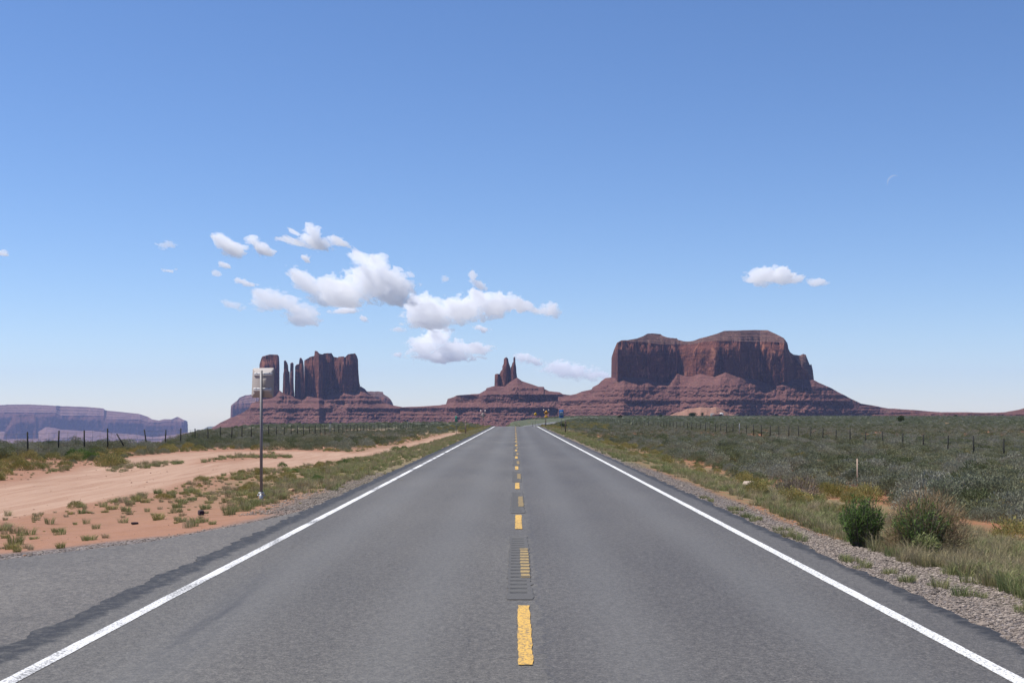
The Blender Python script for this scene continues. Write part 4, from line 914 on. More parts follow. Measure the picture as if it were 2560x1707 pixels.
# --- gravel: loose stones (stuff), and the few single rocks
M_stone = leaf_mat('gravel_stone', [(.045, .04, .038), (.19, .16, .14), (.12, .10, .09), (.25, .215, .19), (.075, .064, .058)], trans=0)
def rock(name, seed, n=2, sq=.7, link=False):
    bm_r = np.random.default_rng(seed); import bmesh
    bm = bmesh.new(); bmesh.ops.create_icosphere(bm, subdivisions=n, radius=.5)
    for v in bm.verts:
        d = 1 + .35 * float(fbm(np.array([v.co.x * 2 + seed]), np.array([v.co.y * 2]), np.array([v.co.z * 2]), o=2, seed=seed)[0]); v.co *= d
        v.co.z *= sq
        for ax in range(3):
            lim = (.36, .38, .3)[ax]
            if abs(v.co[ax]) > lim: v.co[ax] = math.copysign(lim + (abs(v.co[ax]) - lim) * .25, v.co[ax])
    me = bpy.data.meshes.new(name); bm.to_mesh(me); bm.free(); o = bpy.data.objects.new(name, me)
    if link: col.objects.link(o)
    return o
STN = [rock('stone', 480 + i, 1) for i in range(4)]
for q in STN: q.data.materials.append(M_stone)
def grav(x, y):
    n = fbm(x * 1.1, y * .6, o=3, seed=490)
    a = np.abs(x); r_ = (x > 0) * smooth(4.28, 4.36, a) * (1 - smooth(4.75 + .3 * n + .8 * (y < 21), 5.35 + .3 * n + .8 * (y < 21), a)) * np.where(y < 40, 1, .6)
    l_ = (x < 0) * (y > 26) * smooth(4.3, 4.4, a) * (1 - smooth(5.2 + .4 * n, 5.8 + .4 * n, a)) * (1 - smooth(40, 62, y))
    dy = y - apron_far(x); la = (x < -4.2) * (dy > .02) * (1 - smooth(.9 + .3 * n, 1.9 + .3 * n, dy))
    return np.clip(np.maximum(np.maximum(r_, l_), la), 0, 1)
def box(n, x0, x1, y0, y1, seed):
    r = np.random.default_rng(seed); return np.stack([r.uniform(x0, x1, n), r.uniform(y0, y1, n)], -1)
Pg = np.concatenate([box(26000, 4.25, 6.0, 10.5, 24, 491), box(14000, 4.25, 5.8, 24, 55, 492), box(11000, -6.2, -4.2, 24, 45, 493), box(24000, -14, -4.2, 13.5, 28, 494)])
Pg = Pg[np.random.default_rng(495).uniform(0, 1, len(Pg)) < grav(Pg[:, 0], Pg[:, 1])]
stuff('gravel', STN, Pg, np.random.default_rng(496).lognormal(-3.6, .38, len(Pg)), 'loose grey gravel beside the asphalt', 497)
Pd = np.concatenate([box(700, -20, -5, 17, 60, 498), box(500, 6, 13, 14, 45, 499)])
M_red = leaf_mat('red_pebble', [(.15, .08, .05), (.28, .19, .14), (.19, .11, .075)], trans=0)
STR = [rock('pebble', 500 + i, 1) for i in range(3)]
for q in STR: q.data.materials.append(M_red)
stuff('pebbles', STR, Pd, np.random.default_rng(501).lognormal(-3.5, .5, len(Pd)), 'small reddish pebbles lying on the bare soil', 502)
M_dk = simple('dark_rock', (.045, .03, .035), .9); M_tan = simple('tan_rock', (.45, .28, .17), .9, var=.25, scale=3); M_pale = simple('pale_rock', (.36, .29, .23), .9, var=.2)
def one_rock(seed, xpx, D, size, mat, label):
    o = rock('rock', seed, 3, 1.0, True); o.data.materials.append(mat); x = (xpx - VX) * D / F
    o.location = (x, D, Zg(x, D) + size[2] * .28); o.scale = size; o.rotation_euler = (0, 0, seed); tag(o, label, 'rock')
one_rock(511, 503, 27.2, (.21, .14, .17), M_dk, 'larger of two dark lumps left of the sign pole')
one_rock(512, 337, 26.4, (.18, .10, .07), M_dk, 'smaller, flatter dark lump on the red soil')
one_rock(513, 731, 35.5, (.24, .16, .15), M_tan, 'tan flat-topped rock in the grass right of the sign pole')
one_rock(514, 1871, 41.0, (.55, .4, .40), M_pale, 'pale round rock in the grass right of the highway')
one_rock(515, 2060, 70.0, (1.0, .8, .55), M_tan, 'pinkish boulder among the sagebrush before the right-hand fence')

# --- junipers and dark bushes on the skyline
def juniper(xpx, D, R_, h, label, seed, grp=None):
    x = (xpx - VX) * D / F; root = empty('juniper_tree', (x, D, Zg(x, D) - .05)); tag(root, label, 'tree', grp); r = np.random.default_rng(seed)
    n = 1500; lb = 14; a = r.uniform(0, 6.28, lb); rad = r.uniform(.1, .75, lb)
    c = np.stack([np.cos(a) * rad * R_, np.sin(a) * rad * R_, h * (.45 + r.uniform(-.12, .32, lb) * (1 - rad * .5))], -1)
    k = r.integers(0, lb, n); g = r.normal(size=(n, 3)); g /= np.linalg.norm(g, axis=1)[:, None]
    P = c[k] + g * np.array([R_ * .32, R_ * .32, h * .24]) * r.uniform(.5, 1.1, (n, 1)); v, f = leaves(P, g + r.normal(0, .5, (n, 3)), R_ * .16, R_ * .09, r=r)
    mesh_np('crown', v, f, M_jun, root); t = MB()
    t.tube((0, 0, -.3), (0, 0, h * .4), R_ * .07, R_ * .05)
    for q in c[:7]: t.tube((0, 0, h * .15), q, R_ * .045, R_ * .015, 5)
    t.build('trunk', M_bark, root)
juniper(2252, 420, 1.75, 2.2, 'largest dark juniper, standing alone on the right-hand plain', 520)
juniper(1731, 1300, 5.4, 4.2, 'broad dark juniper in front of the sand slope below the big mesa', 521)
juniper(1755, 1400, 2.0, 5.2, 'narrow juniper just right of the broad one', 522)
juniper(1549, 900, 1.9, 2.2, 'small dark juniper below the left end of the big mesa', 523)
juniper(1652, 1200, 1.8, 2.6, 'small greyish juniper left of the broad one', 524)
juniper(2389, 1250, 1.9, 2.6, 'small juniper at the far right on the skyline', 525)
juniper(1405, 250, .85, 1.0, 'low dark bush right behind the blue sign post', 526)
# ------------------------------------------------------------------ fences
M_post = simple('dark_green_steel', (.012, .013, .012), .8); M_wire = simple('fence_wire', (.10, .10, .10), .6, .6); M_galv = simple('galvanised_steel', (.42, .43, .44), .45, .5, scale=20)
M_galvd2 = simple('dull_aluminium', (.58, .58, .57), .75)
M_galvd = simple('dull_galvanised_steel', (.20, .215, .22), .7)
M_wood = simple('weathered_wood', (.22, .17, .13), .9, var=.3); M_wood2 = simple('pale_stake_wood', (.55, .40, .30), .9)
def fence(X, ys, label, seed, fallen=(), brace=(), leans={}):
    r = random.Random(seed); root = empty('wire_fence', (X, ys[0], 0)); tag(root, label, 'fence')
    pz = ground_z(np.full(len(ys), X), np.array(ys)); tops = []
    for i, y in enumerate(ys):
        m = MB(); b = Vector((0, y - ys[0], pz[i] - .25)); lean = leans.get(i, (r.gauss(0, .012), r.gauss(0, .012))); h = 1.42 * r.uniform(.95, 1.05)
        if i in brace:
            t = b + Vector((0, 0, 1.75)); m.tube(b, t, .045, .045, 10)
            m.build('end_post', M_galvd, root, True)
        else:
            t = b + Vector((lean[0] * 1.5, lean[1] * 1.5, 1)).normalized() * (h + .25)
            d = (t - b)                                        # T-section steel post
            c = (b + t) / 2; u = d.normalized()
            W = .045
            m.tube(b, t, W, W, 4); m.tube(b + Vector((0, -.016, 0)), t + Vector((0, -.016, 0)), W * .5, W * .5, 4)
            q = m.build('post', M_post, root)
            if i in fallen: q['label'] = 'post leaning far over to the left'
        tops.append((b, t))
    for k, fr in enumerate((.30, .50, .70, .92)):
        w = MB(); prev = None
        for i, (b, t) in enumerate(tops):
            p = b + (t - b) * ((.25 + 1.3 * fr) / 1.55)
            if prev is not None:
                n = 3 if ys[i] < 160 else 1; sag = .025 if i not in fallen and i - 1 not in fallen else .10
                L = prev
                for j in range(1, n + 1):
                    q = prev.lerp(p, j / n) - Vector((0, 0, sag * 4 * (j / n) * (1 - j / n))); w.tube(L, q, .007, .007, 3); L = q
            prev = p
        w.build('wire', M_wire, root)
    for i in range(len(ys) - 1):                               # twisted wire stays between the posts
        if ys[i] > 135: break
        for fr in (.34, .67):
            b = tops[i][0].lerp(tops[i + 1][0], fr); t = tops[i][1].lerp(tops[i + 1][1], fr); s_ = MB(); d = t - b
            s_.tube(b + d * .30, b + d * .95, .007, .007, 3); s_.build('stay', M_wire, root)
    return root
yl = [61 + 4.55 * i for i in range(38)] + [61 + 4.55 * 38 + 7 * i for i in range(26)]
fence(-26.0, yl, 'long steel-post wire fence left of the highway with one post leaning over', 1, fallen=(6,), brace=(27,), leans={6: (-.39, .0), 7: (-.10, 0), 8: (.03, .0)})
yr = [61 + 5.0 * i for i in range(40)] + [61 + 200 + 9.5 * i for i in range(26)]
fence(28.2, yr, 'long steel-post wire fence across the sagebrush right of the highway', 2, brace=(21,))
def stick(name, xpx, D, h, mat, label, cat, w=.03, lean=0, cap=None):
    x = (xpx - VX) * D / F; z = Zg(x, D); m = MB(); m.box((0, 0, h / 2 - .1), (w, w * .5, h + .2)); m.prism([(-w / 2, 0), (w / 2, 0), (0, w * .7)], (0, 0, h), w * .5)
    if cap is None:
        o = m.build(name, mat)
    else:
        o = empty(name); m.build('post', mat, o); c = MB(); c.box((0, -w * .3, h - .22), (w * .8, .006, .18)); c.build('reflector', cap, o)
    o.location = (x, D, z); o.rotation_euler = (0, lean, 0); return tag(o, label, cat)
stick('survey_stake', 2144, 47, 1.02, M_wood2, 'thin wooden survey stake in the sagebrush right of the highway', 'stake', .035, -.015)
M_brnp = simple('brown_plastic', (.075, .055, .05), .6); M_refl = simple('white_reflector', (.6, .6, .6), .3)
stick('marker_post', 1413.5, 150, 1.5, M_brnp, 'dark roadside marker post nearest the blue sign', 'marker post', .11, 0, M_brnp)
stick('marker_post', 1363.5, 226, 1.3, M_brnp, 'dark roadside marker post in front of the cattle warning sign', 'marker post', .11, 0, M_brnp)
stick('marker_post', 1331.5, 232 * 1.15, 1.0, M_brnp, 'small dark marker post at the crest, farthest on the right side', 'marker post', .09, 0, M_brnp)
stick('marker_post', 1164, 143, 1.5, M_wood, 'brown wooden post between the green and the flagged sign', 'marker post', .12, 0, M_wood)

# ------------------------------------------------------------------ signs
def rrect(w, h, r, n=5):
    o = []
    for cx, cz, a in ((w / 2 - r, h / 2 - r, 0), (-w / 2 + r, h / 2 - r, 90), (-w / 2 + r, -h / 2 + r, 180), (w / 2 - r, -h / 2 + r, 270)):
        for i in range(n): t = R(a + 90 * i / (n - 1)); o.append((cx + r * math.cos(t), cz + r * math.sin(t)))
    return o
def face(pts, c, y, mat, name, parent, rz=0):
    m = MB(); m.prism(pts, (c[0], y, c[1]), .004); return m.build(name, mat, parent)
M_blue = simple('blue_sign_sheeting', (.015, .10, .30), .4); M_yelS = simple('yellow_sign_sheeting', (.62, .36, .02), .4); M_blk = simple('black_sign_ink', (.01, .01, .012), .5)
M_wht = simple('white_sign_sheeting', (.75, .76, .78), .4); M_grnS = simple('green_sign_sheeting', (.015, .17, .12), .4); M_orf = simple('pink_orange_flag', (.75, .42, .36), .8); M_alu = simple('bare_aluminium', (.35, .32, .30), .7, .0, var=.07, scale=3)
# large sign seen from behind, left of the highway
x0, D0_ = -6.12, 31.6; zg = Zg(x0, D0_)
S1 = empty('road_sign', (x0, D0_, zg)); tag(S1, 'tall road sign seen from behind, bare metal back on a square steel post', 'road sign')
zt = H - (926 - VY) * D0_ / F - zg; ph = zt
def punched(parent, z0, z1, w, name):
    m = MB(); m.box((0, 0, (z0 + z1) / 2), (w, w, z1 - z0)); o = m.build(name, M_pst, parent)
    return o
M_pst = NT('punched_steel_post'); _p = M_pst.n('TexCoord').outputs['Object']; _s = M_pst.n('SeparateXYZ', {0: _p}); _hz = M_pst.math('FRACT', M_pst.math('MULTIPLY', _s.outputs[2], 1 / .0508))
_d = M_pst.math('ADD', M_pst.math('POWER', M_pst.math('MULTIPLY', M_pst.math('SUBTRACT', _hz, .5), .0508), 2.0), M_pst.math('POWER', _s.outputs[0], 2.0)); _hole = M_pst.math('LESS_THAN', _d, .0058 ** 2)
M_pst.surf(M_pst.mix(_hole, M_pst.mix(M_pst.noise(_p, 6, 4), (.17, .165, .165), (.25, .24, .24)), (.03, .03, .03)), .6, metal=.3); M_pst = M_pst.m
punched(S1, -.1, ph, .060, 'post')
m = MB(); m.box((0, 0, .10), (.085, .085, .26)); m.box((0, -.005, .225), (.13, .10, .035)); m.build('anchor_sleeve', M_galv, S1)
m = MB(); m.tube((-.085, 0, .17), (.085, 0, .17), .014, .014, 6); m.tube((-.09, 0, .17), (-.07, 0, .17), .024, .024, 6); m.tube((.07, 0, .17), (.09, 0, .17), .024, .024, 6); m.build('bolt', M_galv, S1)
pz_ = H - (956.5 - VY) * D0_ / F - zg; PR = R(-20)
pan = empty('sign_panel'); pan.parent = S1
bpy.data.objects.remove(pan)
PW, PH2 = .60, .715
m = MB(); m.prism(rrect(PW, PH2, .045), (0, 0, 0), .004); pan = m.build('sign_panel', M_alu, S1); pan.location = (.03, .058, pz_); pan.rotation_euler = (R(-4.5), 0, PR)
for zz in (-.185, .185):
    m = MB(); m.box((0, -.009, zz), (.50, .010, .004)); m.box((0, -.009, zz + .046), (.50, .010, .004)); m.box((0, -.009, zz + .023), (.50, .004, .042)); m.box((0, -.005, zz + .023), (.50, .005, .075))
    b = m.build('bracket', M_galvd2, pan)
    for xx in (-.175, .175):
        m = MB(); m.tube((xx, -.010, zz + .055), (xx, -.016, zz + .055), .009, .009, 6); m.build('rivet', M_brnp, pan)
face(rrect(PW - .01, PH2 - .01, .04), (0, 0), .004, M_wht, 'sign_face', pan)
# blue service sign
def spot(xpx, D): x = (xpx - VX) * D / F; return x, D, Zg(x, D)
def post_sign(name, xpx, D, top_px, label, cat='road sign', pw=.07):
    x, y, z = spot(xpx, D); o = empty(name, (x, y, z)); tag(o, label, cat); hgt = H - (top_px - VY) * D / F - z
    m = MB(); m.box((0, .06, hgt / 2 - .1), (pw, pw, hgt + .15)); m.build('post', M_pst, o); return o, hgt
o, h = post_sign('road_sign', 1403.5, 174, 1024, 'blue roadside sign with a white pictogram panel and a small blue plate below', pw=.06)
wp, hp = .60, .86; zc = h - hp / 2
pn = face(rrect(wp, hp, .04), (0, zc), .0, M_blue, 'sign_panel', o)
face(rrect(wp * .80, hp * .50, .02), (0, zc - .05), -.005, simple('pale_blue_field', (.25, .42, .55), .5), 'picture_field', pn)
face([(-.20, -.02), (-.06, -.02), (.0, .03), (.06, -.02), (.20, -.02), (.20, .08), (.1, .12), (-.2, .12)], (0, zc + .05), -.010, M_wht, 'symbol', pn)
face([(-.19, -.06), (-.05, -.10), (.05, -.05), (.12, -.12), (.19, -.04), (.19, .02), (-.19, .02)], (0, zc - .05), -.010, M_blk, 'symbol', pn)
for j in range(5): face(rrect(.05, .06, .01), (-.16 + .08 * j, zc + .32), -.005, simple('light_blue_letter', (.08, .22, .5), .5), 'letter', pn)
p2 = face(rrect(.60, .21, .03), (0, zc - hp / 2 - .125), .0, M_blue, 'lower_plate', o)
face([(-.2, -.012), (.08, -.012), (.08, -.05), (.2, 0), (.08, .05), (.08, .012), (-.2, .012)], (0, zc - hp / 2 - .125), -.005, simple('dim_arrow', (.12, .25, .5), .5), 'arrow', p2)
def diamond(s): return [(s, 0), (0, s), (-s, 0), (0, -s)]
def flag(o, x, z, sgn, name='flag'):
    m = MB(); m.tube((x, 0, z), (x + sgn * .16, 0, z + .50), .012, .012, 5); st = m.build('flag_staff', M_galv, o)
    m = MB(); v = [(0, 0, 0), (.10, .03, .03), (.20, -.02, -.02), (0, .0, -.34), (.10, .035, -.30), (.20, -.01, -.30)]
    v = [(x + sgn * (.16 - .02 + a * .9), b, z + .50 + c) for a, b, c in v]; v2 = [(a, b + .006, c) for a, b, c in v]
    m.add(np.array(v + v2), [(0, 1, 4, 3), (1, 2, 5, 4), (6, 9, 10, 7), (7, 10, 11, 8), (0, 3, 9, 6), (2, 8, 11, 5), (0, 6, 7, 1), (1, 7, 8, 2), (3, 4, 10, 9), (4, 5, 11, 10)]); m.build('flag', M_flag, o)
M_flag = simple('sun_bleached_flag', (.85, .66, .62), .85)
# cattle warning sign
o, h = post_sign('road_sign', 1365.5, 285, 1026, 'yellow diamond cattle warning sign with two faded flags and a yellow plate below', pw=.07)
zc = h - .50; dm_ = face(diamond(.52), (0, zc), 0, simple('amber_sign_sheeting', (.55, .26, .03), .4), 'sign_panel', o)
cow = [(-.26, .07), (-.22, .10), (.14, .10), (.20, .14), (.27, .11), (.29, .05), (.22, .03), (.18, -.02), (.17, -.15), (.12, -.15), (.11, -.04), (-.12, -.05), (-.14, -.15), (-.19, -.15), (-.20, -.02), (-.25, .0), (-.28, -.07)]
face(cow, (0, zc), -.006, M_blk, 'cattle_symbol', dm_)
pl2 = face(rrect(.60, .42, .04), (0, zc - .80), 0, M_yelS, 'lower_plate', o)
for s_, a in ((-1, -.36), (1, .36)): flag(o, a * .9, zc + .25, s_)
# curve warning sign
o, h = post_sign('road_sign', 1338.5, 330, 1031, 'small yellow diamond curve warning sign, farthest of the signs on the right', pw=.06)
zc = h - .42; dm_ = face(diamond(.45), (0, zc), 0, M_yelS, 'sign_panel', o)
face([(-.05, -.18), (.02, -.18), (.03, -.02), (.10, .06), (.15, .02), (.17, .18), (.01, .16), (.05, .11), (-.03, .02)], (0, zc), -.006, M_blk, 'curve_arrow', dm_)
# green marker and flagged sign seen from behind, left
o, h = post_sign('road_sign', 1140.5, 143, 1040, 'narrow green mile marker sign on the left verge', pw=.05)
g_ = face(rrect(.28, .62, .03), (0, h - .31), 0, M_grnS, 'sign_panel', o)
def digit_one(cx, cz): face([(-.022, -.07), (.022, -.07), (.022, .07), (-.008, .07), (-.035, .045), (-.022, .038)], (cx, cz), -.005, simple('pale_green_digit', (.30, .48, .42), .5), 'digit', g_)
digit_one(-.055, h - .24); digit_one(.055, h - .24); digit_one(0, h - .45)
o, h = post_sign('road_sign', 1207.5, 205, 1031, 'diamond sign seen from behind with a faded flag, left of the highway', pw=.07)
face(diamond(.46), (0, h - .45), .10, simple('dull_sign_back', (.24, .19, .19), .6), 'sign_panel', o)
flag(o, -.12, h - .12, -1); flag(o, .12, h - .10, 1)

# ------------------------------------------------------------------ distant vehicles and buildings
M_carp = simple('dark_car_paint', (.02, .02, .025), .3); M_glass = simple('dark_window_glass', (.02, .025, .03), .1); M_tyre = simple('tyre_rubber', (.015, .015, .015), .9); M_rim = simple('wheel_rim', (.4, .4, .42), .4, .7)
def vehicle(name, x, y, z, label, cat, L=4.7, hgt=1.5, suv=False, rz=0, mat=None):
    o = empty(name, (x, y, z), rz); tag(o, label, cat); w = 1.8; hb = hgt * .55; mat = mat or M_carp
    prof = [(-L / 2, .28), (L / 2, .28), (L / 2, hb * .85), (L / 2 - .2, hb), (L * .24, hb + .05), (L * .12, hgt), (-L * (.45 if suv else .28), hgt), (-L * (.49 if suv else .40), hb + .05), (-L / 2 + .05, hb)]
    m = MB(); m.prism(prof, (0, 0, 0), w); m.build('body', mat, o)
    gl = [(L * .21, hb + .07), (L * .11, hgt - .09), (-L * (.43 if suv else .27), hgt - .09), (-L * (.46 if suv else .36), hb + .07)]
    for s_ in (-1, 1):
        m = MB(); m.prism(gl, (0, s_ * (w / 2 + .003), 0), .01); m.build('window', M_glass, o)
        for xx in (-L * .30, L * .31):
            m = MB(); m.tube((xx, s_ * (w / 2 - .16), .34), (xx, s_ * (w / 2 + .03), .34), .34, .34, 16); wh = m.build('wheel', M_tyre, o)
            m = MB(); m.tube((xx, s_ * (w / 2 + .03), .34), (xx, s_ * (w / 2 + .04), .34), .19, .19, 10); m.build('rim', M_rim, wh)
    for s_ in (-1, 1):
        m = MB(); m.box((L / 2 + .002, s_ * .62, hb * .80), (.02, .34, .14)); m.build('headlight', M_refl, o)
    return o
rdz = lambda y: float(np.interp(y, PATH[:, 1], PATH[:, 2]))
def on_road(xpx):
    k = PATH[PATH[:, 1] > 940]; px = VX + F * k[:, 0] / k[:, 1]; i = int(np.argmin(np.abs(px - xpx))); d = k[min(i + 1, len(k) - 1)] - k[i - 1]; return k[i], math.atan2(d[1], d[0])
q, a_ = on_road(1464.5); vehicle('car', q[0] - .5, q[1] + 1.8, q[2] + .02, 'dark car far off on the bend of the highway, left one of the pair', 'car', 5.0, 1.6, True, a_)
q, a_ = on_road(1472.0); vehicle('car', q[0] + 1.2, q[1] + 1.8, q[2] + .02, 'dark car far off on the bend of the highway, right one of the pair', 'car', 4.6, 1.45, False, a_)
q_ = spot(1941, 1500); vehicle('parked_car', q_[0], q_[1], q_[2] + .35, 'dark off-road vehicle parked on the plain below the big mesa', 'car', 5.0, 2.3, True, .3)
def house(xpx, D, w, dp, h, wall, roof, label, seed, rz=0, flat=False):
    x, y, z = spot(xpx, D); o = empty('house', (x, y, z), rz); tag(o, label, 'house')
    m = MB(); m.box((0, 0, h / 2 - .2), (w, dp, h + .4)); m.build('wall', wall, o)
    m = MB()
    if flat: m.box((0, 0, h + .08 + .003), (w + .4, dp + .4, .16))
    else:
        m.add(np.array([(sx * (w / 2 + .3), sy * (dp / 2 + .4), h + .003) for sx in (-1, 1) for sy in (-1, 1)] + [(-w / 2 - .3, 0, h + 1.1), (w / 2 + .3, 0, h + 1.1)]), [(0, 2, 5, 4), (3, 1, 4, 5), (0, 1, 3, 2)], [(1, 0, 4), (2, 3, 5)])
    m.build('roof', roof, o)
    n = max(1, int(w // 4))
    for i in range(n):
        xx = -w / 2 + (i + .5) * w / n; d_ = (i == n // 2)
        m = MB(); m.box((xx, -dp / 2 - .01, (1.0 if d_ else 1.5)), (.95 if d_ else 1.2, .05, (2.0 if d_ else 1.0))); m.build('door' if d_ else 'window', M_brnp if d_ else M_glass, o)
M_hw = simple('white_siding', (.62, .60, .58), .8); M_hr = simple('dark_red_siding', (.14, .06, .06), .8); M_hd = simple('dark_roofing', (.05, .045, .05), .8); M_hg = simple('grey_siding', (.26, .25, .25), .8)
house(1793, 1500, 9.5, 6, 2.6, M_hr, M_hw, 'dark red trailer home with a pale roof at the foot of the big mesa', 1, .1, True)
house(1781, 1520, 3.4, 4, 2.3, M_hg, M_hg, 'small grey shed left of the dark red trailer home', 2, .2)
house(1804, 1530, 2.6, 5, 2.9, M_hw, M_hw, 'narrow white shed right of the dark red trailer home', 3, .2)
house(1845, 1500, 4.8, 5, 2.2, M_hd, M_hg, 'low dark shed, left of the small far one', 4, -.1, True)
house(1868, 1510, 2.6, 4, 2.2, M_hd, M_hr, 'smallest dark shed, between the low shed and the parked vehicle', 5, .1, True)

# ------------------------------------------------------------------ clouds: real volumes, far beyond the buttes
TAU = 3.3; DEEP = 6.0
def cloud(label, blobs, D, dens=.012, edge=0, nscale=1.0, seed=0, thin=1.0, rag=1.0):
    """a closed body of even vapour whose ragged rim thins out to nothing; blobs: (x, y, rx, ry, tilt) in px, turned into metres at its distance"""
    ymn = np.mean([q[1] for q in blobs]); D = 2300. * F / (VY - ymn); k = D / F
    x0 = min(q[0] - max(q[2], q[3]) * 1.5 for q in blobs); x1 = max(q[0] + max(q[2], q[3]) * 1.5 for q in blobs)
    y0 = min(q[1] - max(q[2] * abs(math.sin(R(q[4]))), q[3]) * 1.8 - 3 for q in blobs); y1 = max(q[1] + max(q[2] * abs(math.sin(R(q[4]))), q[3]) * 1.8 + 3 for q in blobs)
    st = .8; gx, gy = np.meshgrid(np.arange(x0, x1, st), np.arange(y0, y1, st)); u = np.mean([q[3] for q in blobs]) * .6 + 6; sd = 900 + seed * 7
    wx = gx + fbm(gx / u / 1.3, gy / u / .9, seed, o=5, seed=sd, g=.62) * u * .75; wy = gy + fbm(gx / u / 1.3, gy / u / .9, seed, o=5, seed=sd + 1, g=.62) * u * .55
    fld = np.full(gx.shape, -9.0)
    for (bx, by, rx, ry, tt) in blobs:
        c, s_ = math.cos(R(tt)), math.sin(R(tt)); dx, dy = wx - bx, wy - by
        a = (dx * c + dy * s_) / rx; b = (-dx * s_ + dy * c) / ry; f = 1 - np.sqrt(a * a + b * b)
        h_ = np.clip(.5 + .5 * (fld - f) / .2, 0, 1); fld = fld * h_ + f * (1 - h_) + .2 * h_ * (1 - h_) * (fld > -5)
    fld = fld + .16 + rag * (.66 * fbm(gx / 13, gy / 8, seed, o=6, seed=sd + 2, g=.68))
    bil = ridge(gx / 22, gy / 18, seed, o=4, seed=sd + 4)
    fl = np.clip(fld, 0, 1.2); tmax = (np.mean([min(q[2], q[3]) for q in blobs]) * .5 + max(q[3] for q in blobs) * .5)
    th = tmax * fl ** 1.3 * (.55 + .75 * (1 - bil)) * smooth(0, .06, fl)
    edge_ = np.zeros(gx.shape, bool); edge_[1:-1, 1:-1] = True; th = np.where(edge_ & (th > .04), th, 0)
    nr, nc = gx.shape; cx, cy = (x0 + x1) / 2, (y0 + y1) / 2
    X = (gx - cx) * k; Z = -(gy - cy) * k; off = fbm(gx / 30, gy / 20, 5, o=3, seed=sd + 5) * tmax * .25 * k * (th > 0)
    fr = np.stack([X, off - th * k * DEEP, Z], -1).reshape(-1, 3); bk = np.stack([X, off + th * k * DEEP, Z], -1).reshape(-1, 3)
    N_ = nr * nc; thf = th.ravel(); idx = np.where(thf > 0, np.arange(N_) + N_, np.arange(N_))
    f = grid_faces(nr, nc); f = f[(thf[f] > 0).any(1)][:, ::-1]; fb_ = idx[f][:, ::-1]
    allf = np.concatenate([f, fb_]); used = np.unique(allf); rm = np.full(2 * N_, -1); rm[used] = np.arange(len(used))
    s = NT('cloud_vapour'); sig = TAU / (2 * tmax * .55 * k * DEEP) * (dens / .012)
    v = s.n('VolumePrincipled', {'Color': (.999, .999, 1, 1), 'Density': sig, 'Anisotropy': .0}); s.t.links.new(v.outputs[0], s.out.inputs['Volume'])
    o = mesh_np('cloud', np.concatenate([fr, bk])[used], rm[allf], s.m); o.location = (at(cx, cy, D)); return tag(o, label, 'cloud')
CD = 24000.
cloud('oval white cloud at the upper left end of the cloud group', [(560, 607, 30, 16, 25), (580, 622, 38, 17, 15)], CD, seed=1)
cloud('second oval cloud, joined to the right of the upper left one', [(637, 607, 22, 14, 35), (660, 625, 32, 13, 20)], CD, seed=2)
cloud('pointed cloud with a wispy tail, topmost in the sky', [(785, 583, 18, 24, -25), (790, 607, 42, 17, 15), (850, 606, 28, 10, 15), (730, 604, 46, 6, 8), (740, 581, 22, 5, 12)], CD, seed=3)
cloud('largest white cloud, with a horn curling up to its top left', [(900, 645, 26, 14, 15), (945, 662, 30, 28, 40), (935, 705, 72, 42, 10), (985, 712, 52, 42, 10), (850, 722, 75, 28, 5), (850, 748, 70, 20, 3), (760, 705, 38, 22, 35), (990, 745, 48, 20, 0)], CD, dens=.014, seed=4)
cloud('thin broken cloud at the lower left of the large one', [(672, 748, 42, 30, 0), (725, 760, 38, 20, 20), (755, 780, 42, 18, 0), (760, 800, 46, 12, 5)], CD, dens=.009, seed=5)
cloud('flat strip of cloud just under the largest cloud', [(862, 777, 38, 8, -2)], CD, seed=6)
cloud('long white cloud right of the largest, tapering to the right', [(1045, 765, 32, 32, 0), (1080, 785, 68, 34, 0), (1160, 775, 80, 34, -8), (1240, 765, 62, 27, -8), (1300, 765, 46, 13, 15), (1060, 808, 42, 13, 0), (1195, 745, 34, 20, 25)], CD, dens=.014, seed=7)
cloud('slim upright wisp rising above the long white cloud', [(1180, 692, 12, 20, -15), (1200, 715, 22, 11, 35)], CD, dens=.008, seed=8)
cloud('small round cloud off the right tip of the long one', [(1378, 774, 28, 18, 20), (1355, 778, 22, 8, 0)], CD, dens=.008, seed=9)
cloud('flat-based heaped cloud in the middle, below the long one', [(1095, 845, 34, 27, 0), (1060, 865, 40, 24, 0), (1130, 872, 55, 22, 0), (1185, 870, 40, 13, 5), (1110, 892, 92, 13, 0)], CD, dens=.014, seed=10)
cloud('small cloud touching the twin spires on their right', [(1310, 895, 26, 12, 15), (1335, 903, 28, 8, 5)], CD, dens=.009, seed=11)
cloud('low lens-shaped cloud between the twin spires and the big mesa', [(1395, 918, 40, 16, -5), (1430, 928, 72, 18, 5), (1490, 937, 40, 10, 5)], CD, dens=.009, seed=12)
cloud('single oval cloud above the right side of the big mesa', [(1905, 690, 42, 20, 0), (1950, 690, 46, 22, 5), (1990, 697, 20, 9, 20)], CD, dens=.012, seed=13)
cloud('tiny faint cloud right of the single oval cloud', [(2045, 707, 26, 9, 5)], CD, dens=.006, seed=14)
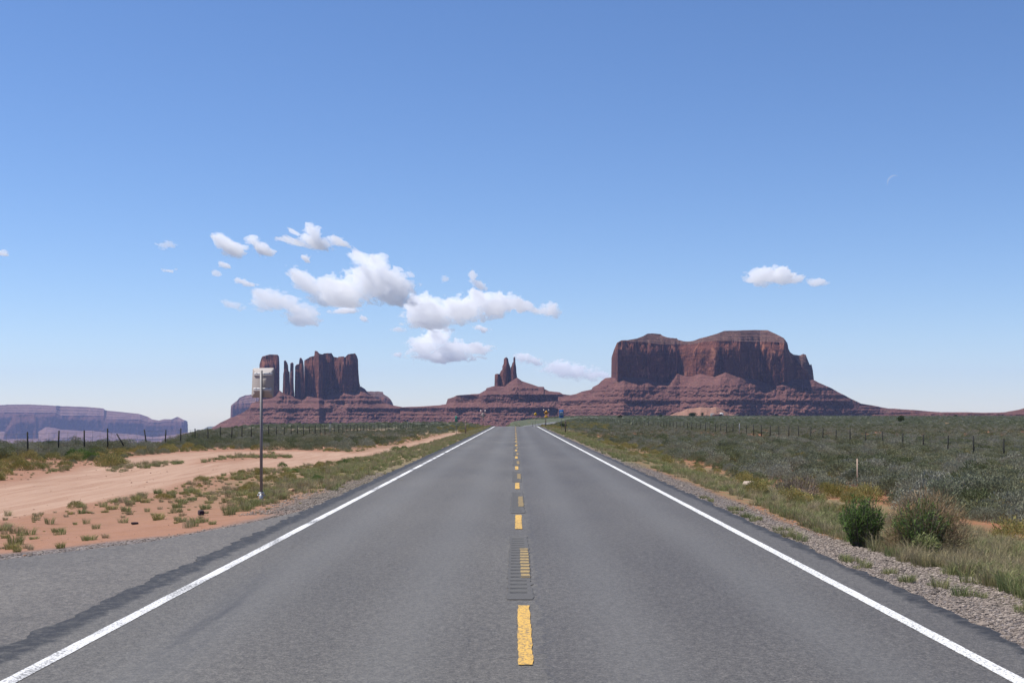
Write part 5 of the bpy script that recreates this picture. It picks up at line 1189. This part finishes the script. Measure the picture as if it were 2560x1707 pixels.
for (x, y, rx, ry, t, dn, lb) in [(418, 613, 26, 9, -10, .004, 'faint wispy cloud at the far upper left'), (424, 676, 15, 5, 0, .007, 'tiny flat cloud below the faint wisp at the left'),
        (563, 662, 12, 9, 30, .008, 'small round puff below the upper left oval cloud'), (612, 706, 28, 8, 15, .006, 'small thin cloud left of the largest cloud'), (764, 646, 11, 8, 0, .009, 'tiny round puff under the topmost cloud'),
        (538, 682, 6, 10, 0, .005, 'faint speck of cloud below the small round puff'), (583, 762, 30, 9, 15, .003, 'very faint cloud left of the thin broken cloud'), (911, 797, 11, 7, 0, .007, 'tiny puff below the right end of the largest cloud'),
        (995, 824, 24, 7, 0, .004, 'faint strip left of the flat-based heaped cloud'), (1205, 822, 22, 6, 10, .007, 'small strip under the right part of the long cloud'), (993, 886, 11, 5, 0, .006, 'tiny cloud left of the heaped cloud'),
        (5, 635, 13, 7, 0, .007, 'small cloud cut by the left edge of the picture'), (1115, 697, 16, 6, 5, .003, 'faint speck left of the upright wisp')]:
    cloud(lb, [(x, y, rx, ry, t)], CD, dens=dn * 1.1, seed=int(x), rag=1.7)
# pale daytime moon, a thin crescent
MD = 60000.; mc = at(2236, 455, MD); k_ = MD / F
n_ = 40; th_ = np.radians(np.linspace(62, 200, n_)); Ro = 17.5 * k_
outer = np.stack([np.cos(th_) * Ro, np.sin(th_) * Ro], -1); wdt_ = np.sin(np.linspace(0, math.pi, n_)) * 4.2 * k_
inner = np.stack([np.cos(th_) * (Ro - wdt_), np.sin(th_) * (Ro - wdt_)], -1)
v_ = np.concatenate([np.column_stack([outer[:, 0], yy + 0 * th_, outer[:, 1]]) for yy in (0, 60)] + [np.column_stack([inner[:, 0], yy + 0 * th_, inner[:, 1]]) for yy in (0, 60)])
f_ = []
for i in range(n_ - 1): f_ += [(i, i + 1, 2 * n_ + i + 1, 2 * n_ + i), (n_ + i + 1, n_ + i, 3 * n_ + i, 3 * n_ + i + 1), (i + 1, i, n_ + i, n_ + i + 1), (2 * n_ + i, 2 * n_ + i + 1, 3 * n_ + i + 1, 3 * n_ + i)]
s = NT('moonlight'); e_ = s.n('Emission', {'Color': (1, 1, 1, 1), 'Strength': .55}); tr_ = s.n('BsdfTransparent'); mx = s.n('MixShader', {0: .11})
s.t.links.new(tr_.outputs[0], mx.inputs[1]); s.t.links.new(e_.outputs[0], mx.inputs[2]); s.t.links.new(mx.outputs[0], s.out.inputs[0])
mo = mesh_np('moon', v_, np.array(f_), s.m); mo.location = mc; tag(mo, 'thin pale crescent moon high in the right part of the sky', 'moon')

# ------------------------------------------------------------------ the air
m = MB(); m.box((0, 100, 15), (31600, 31600, 1060)); s = NT('desert_air')
v = s.n('VolumePrincipled', {'Color': (.44, .54, .97, 1), 'Density': HAZE, 'Anisotropy': .0}); s.t.links.new(v.outputs[0], s.out.inputs['Volume'])
tag(m.build('haze', s.m), kind='stuff')
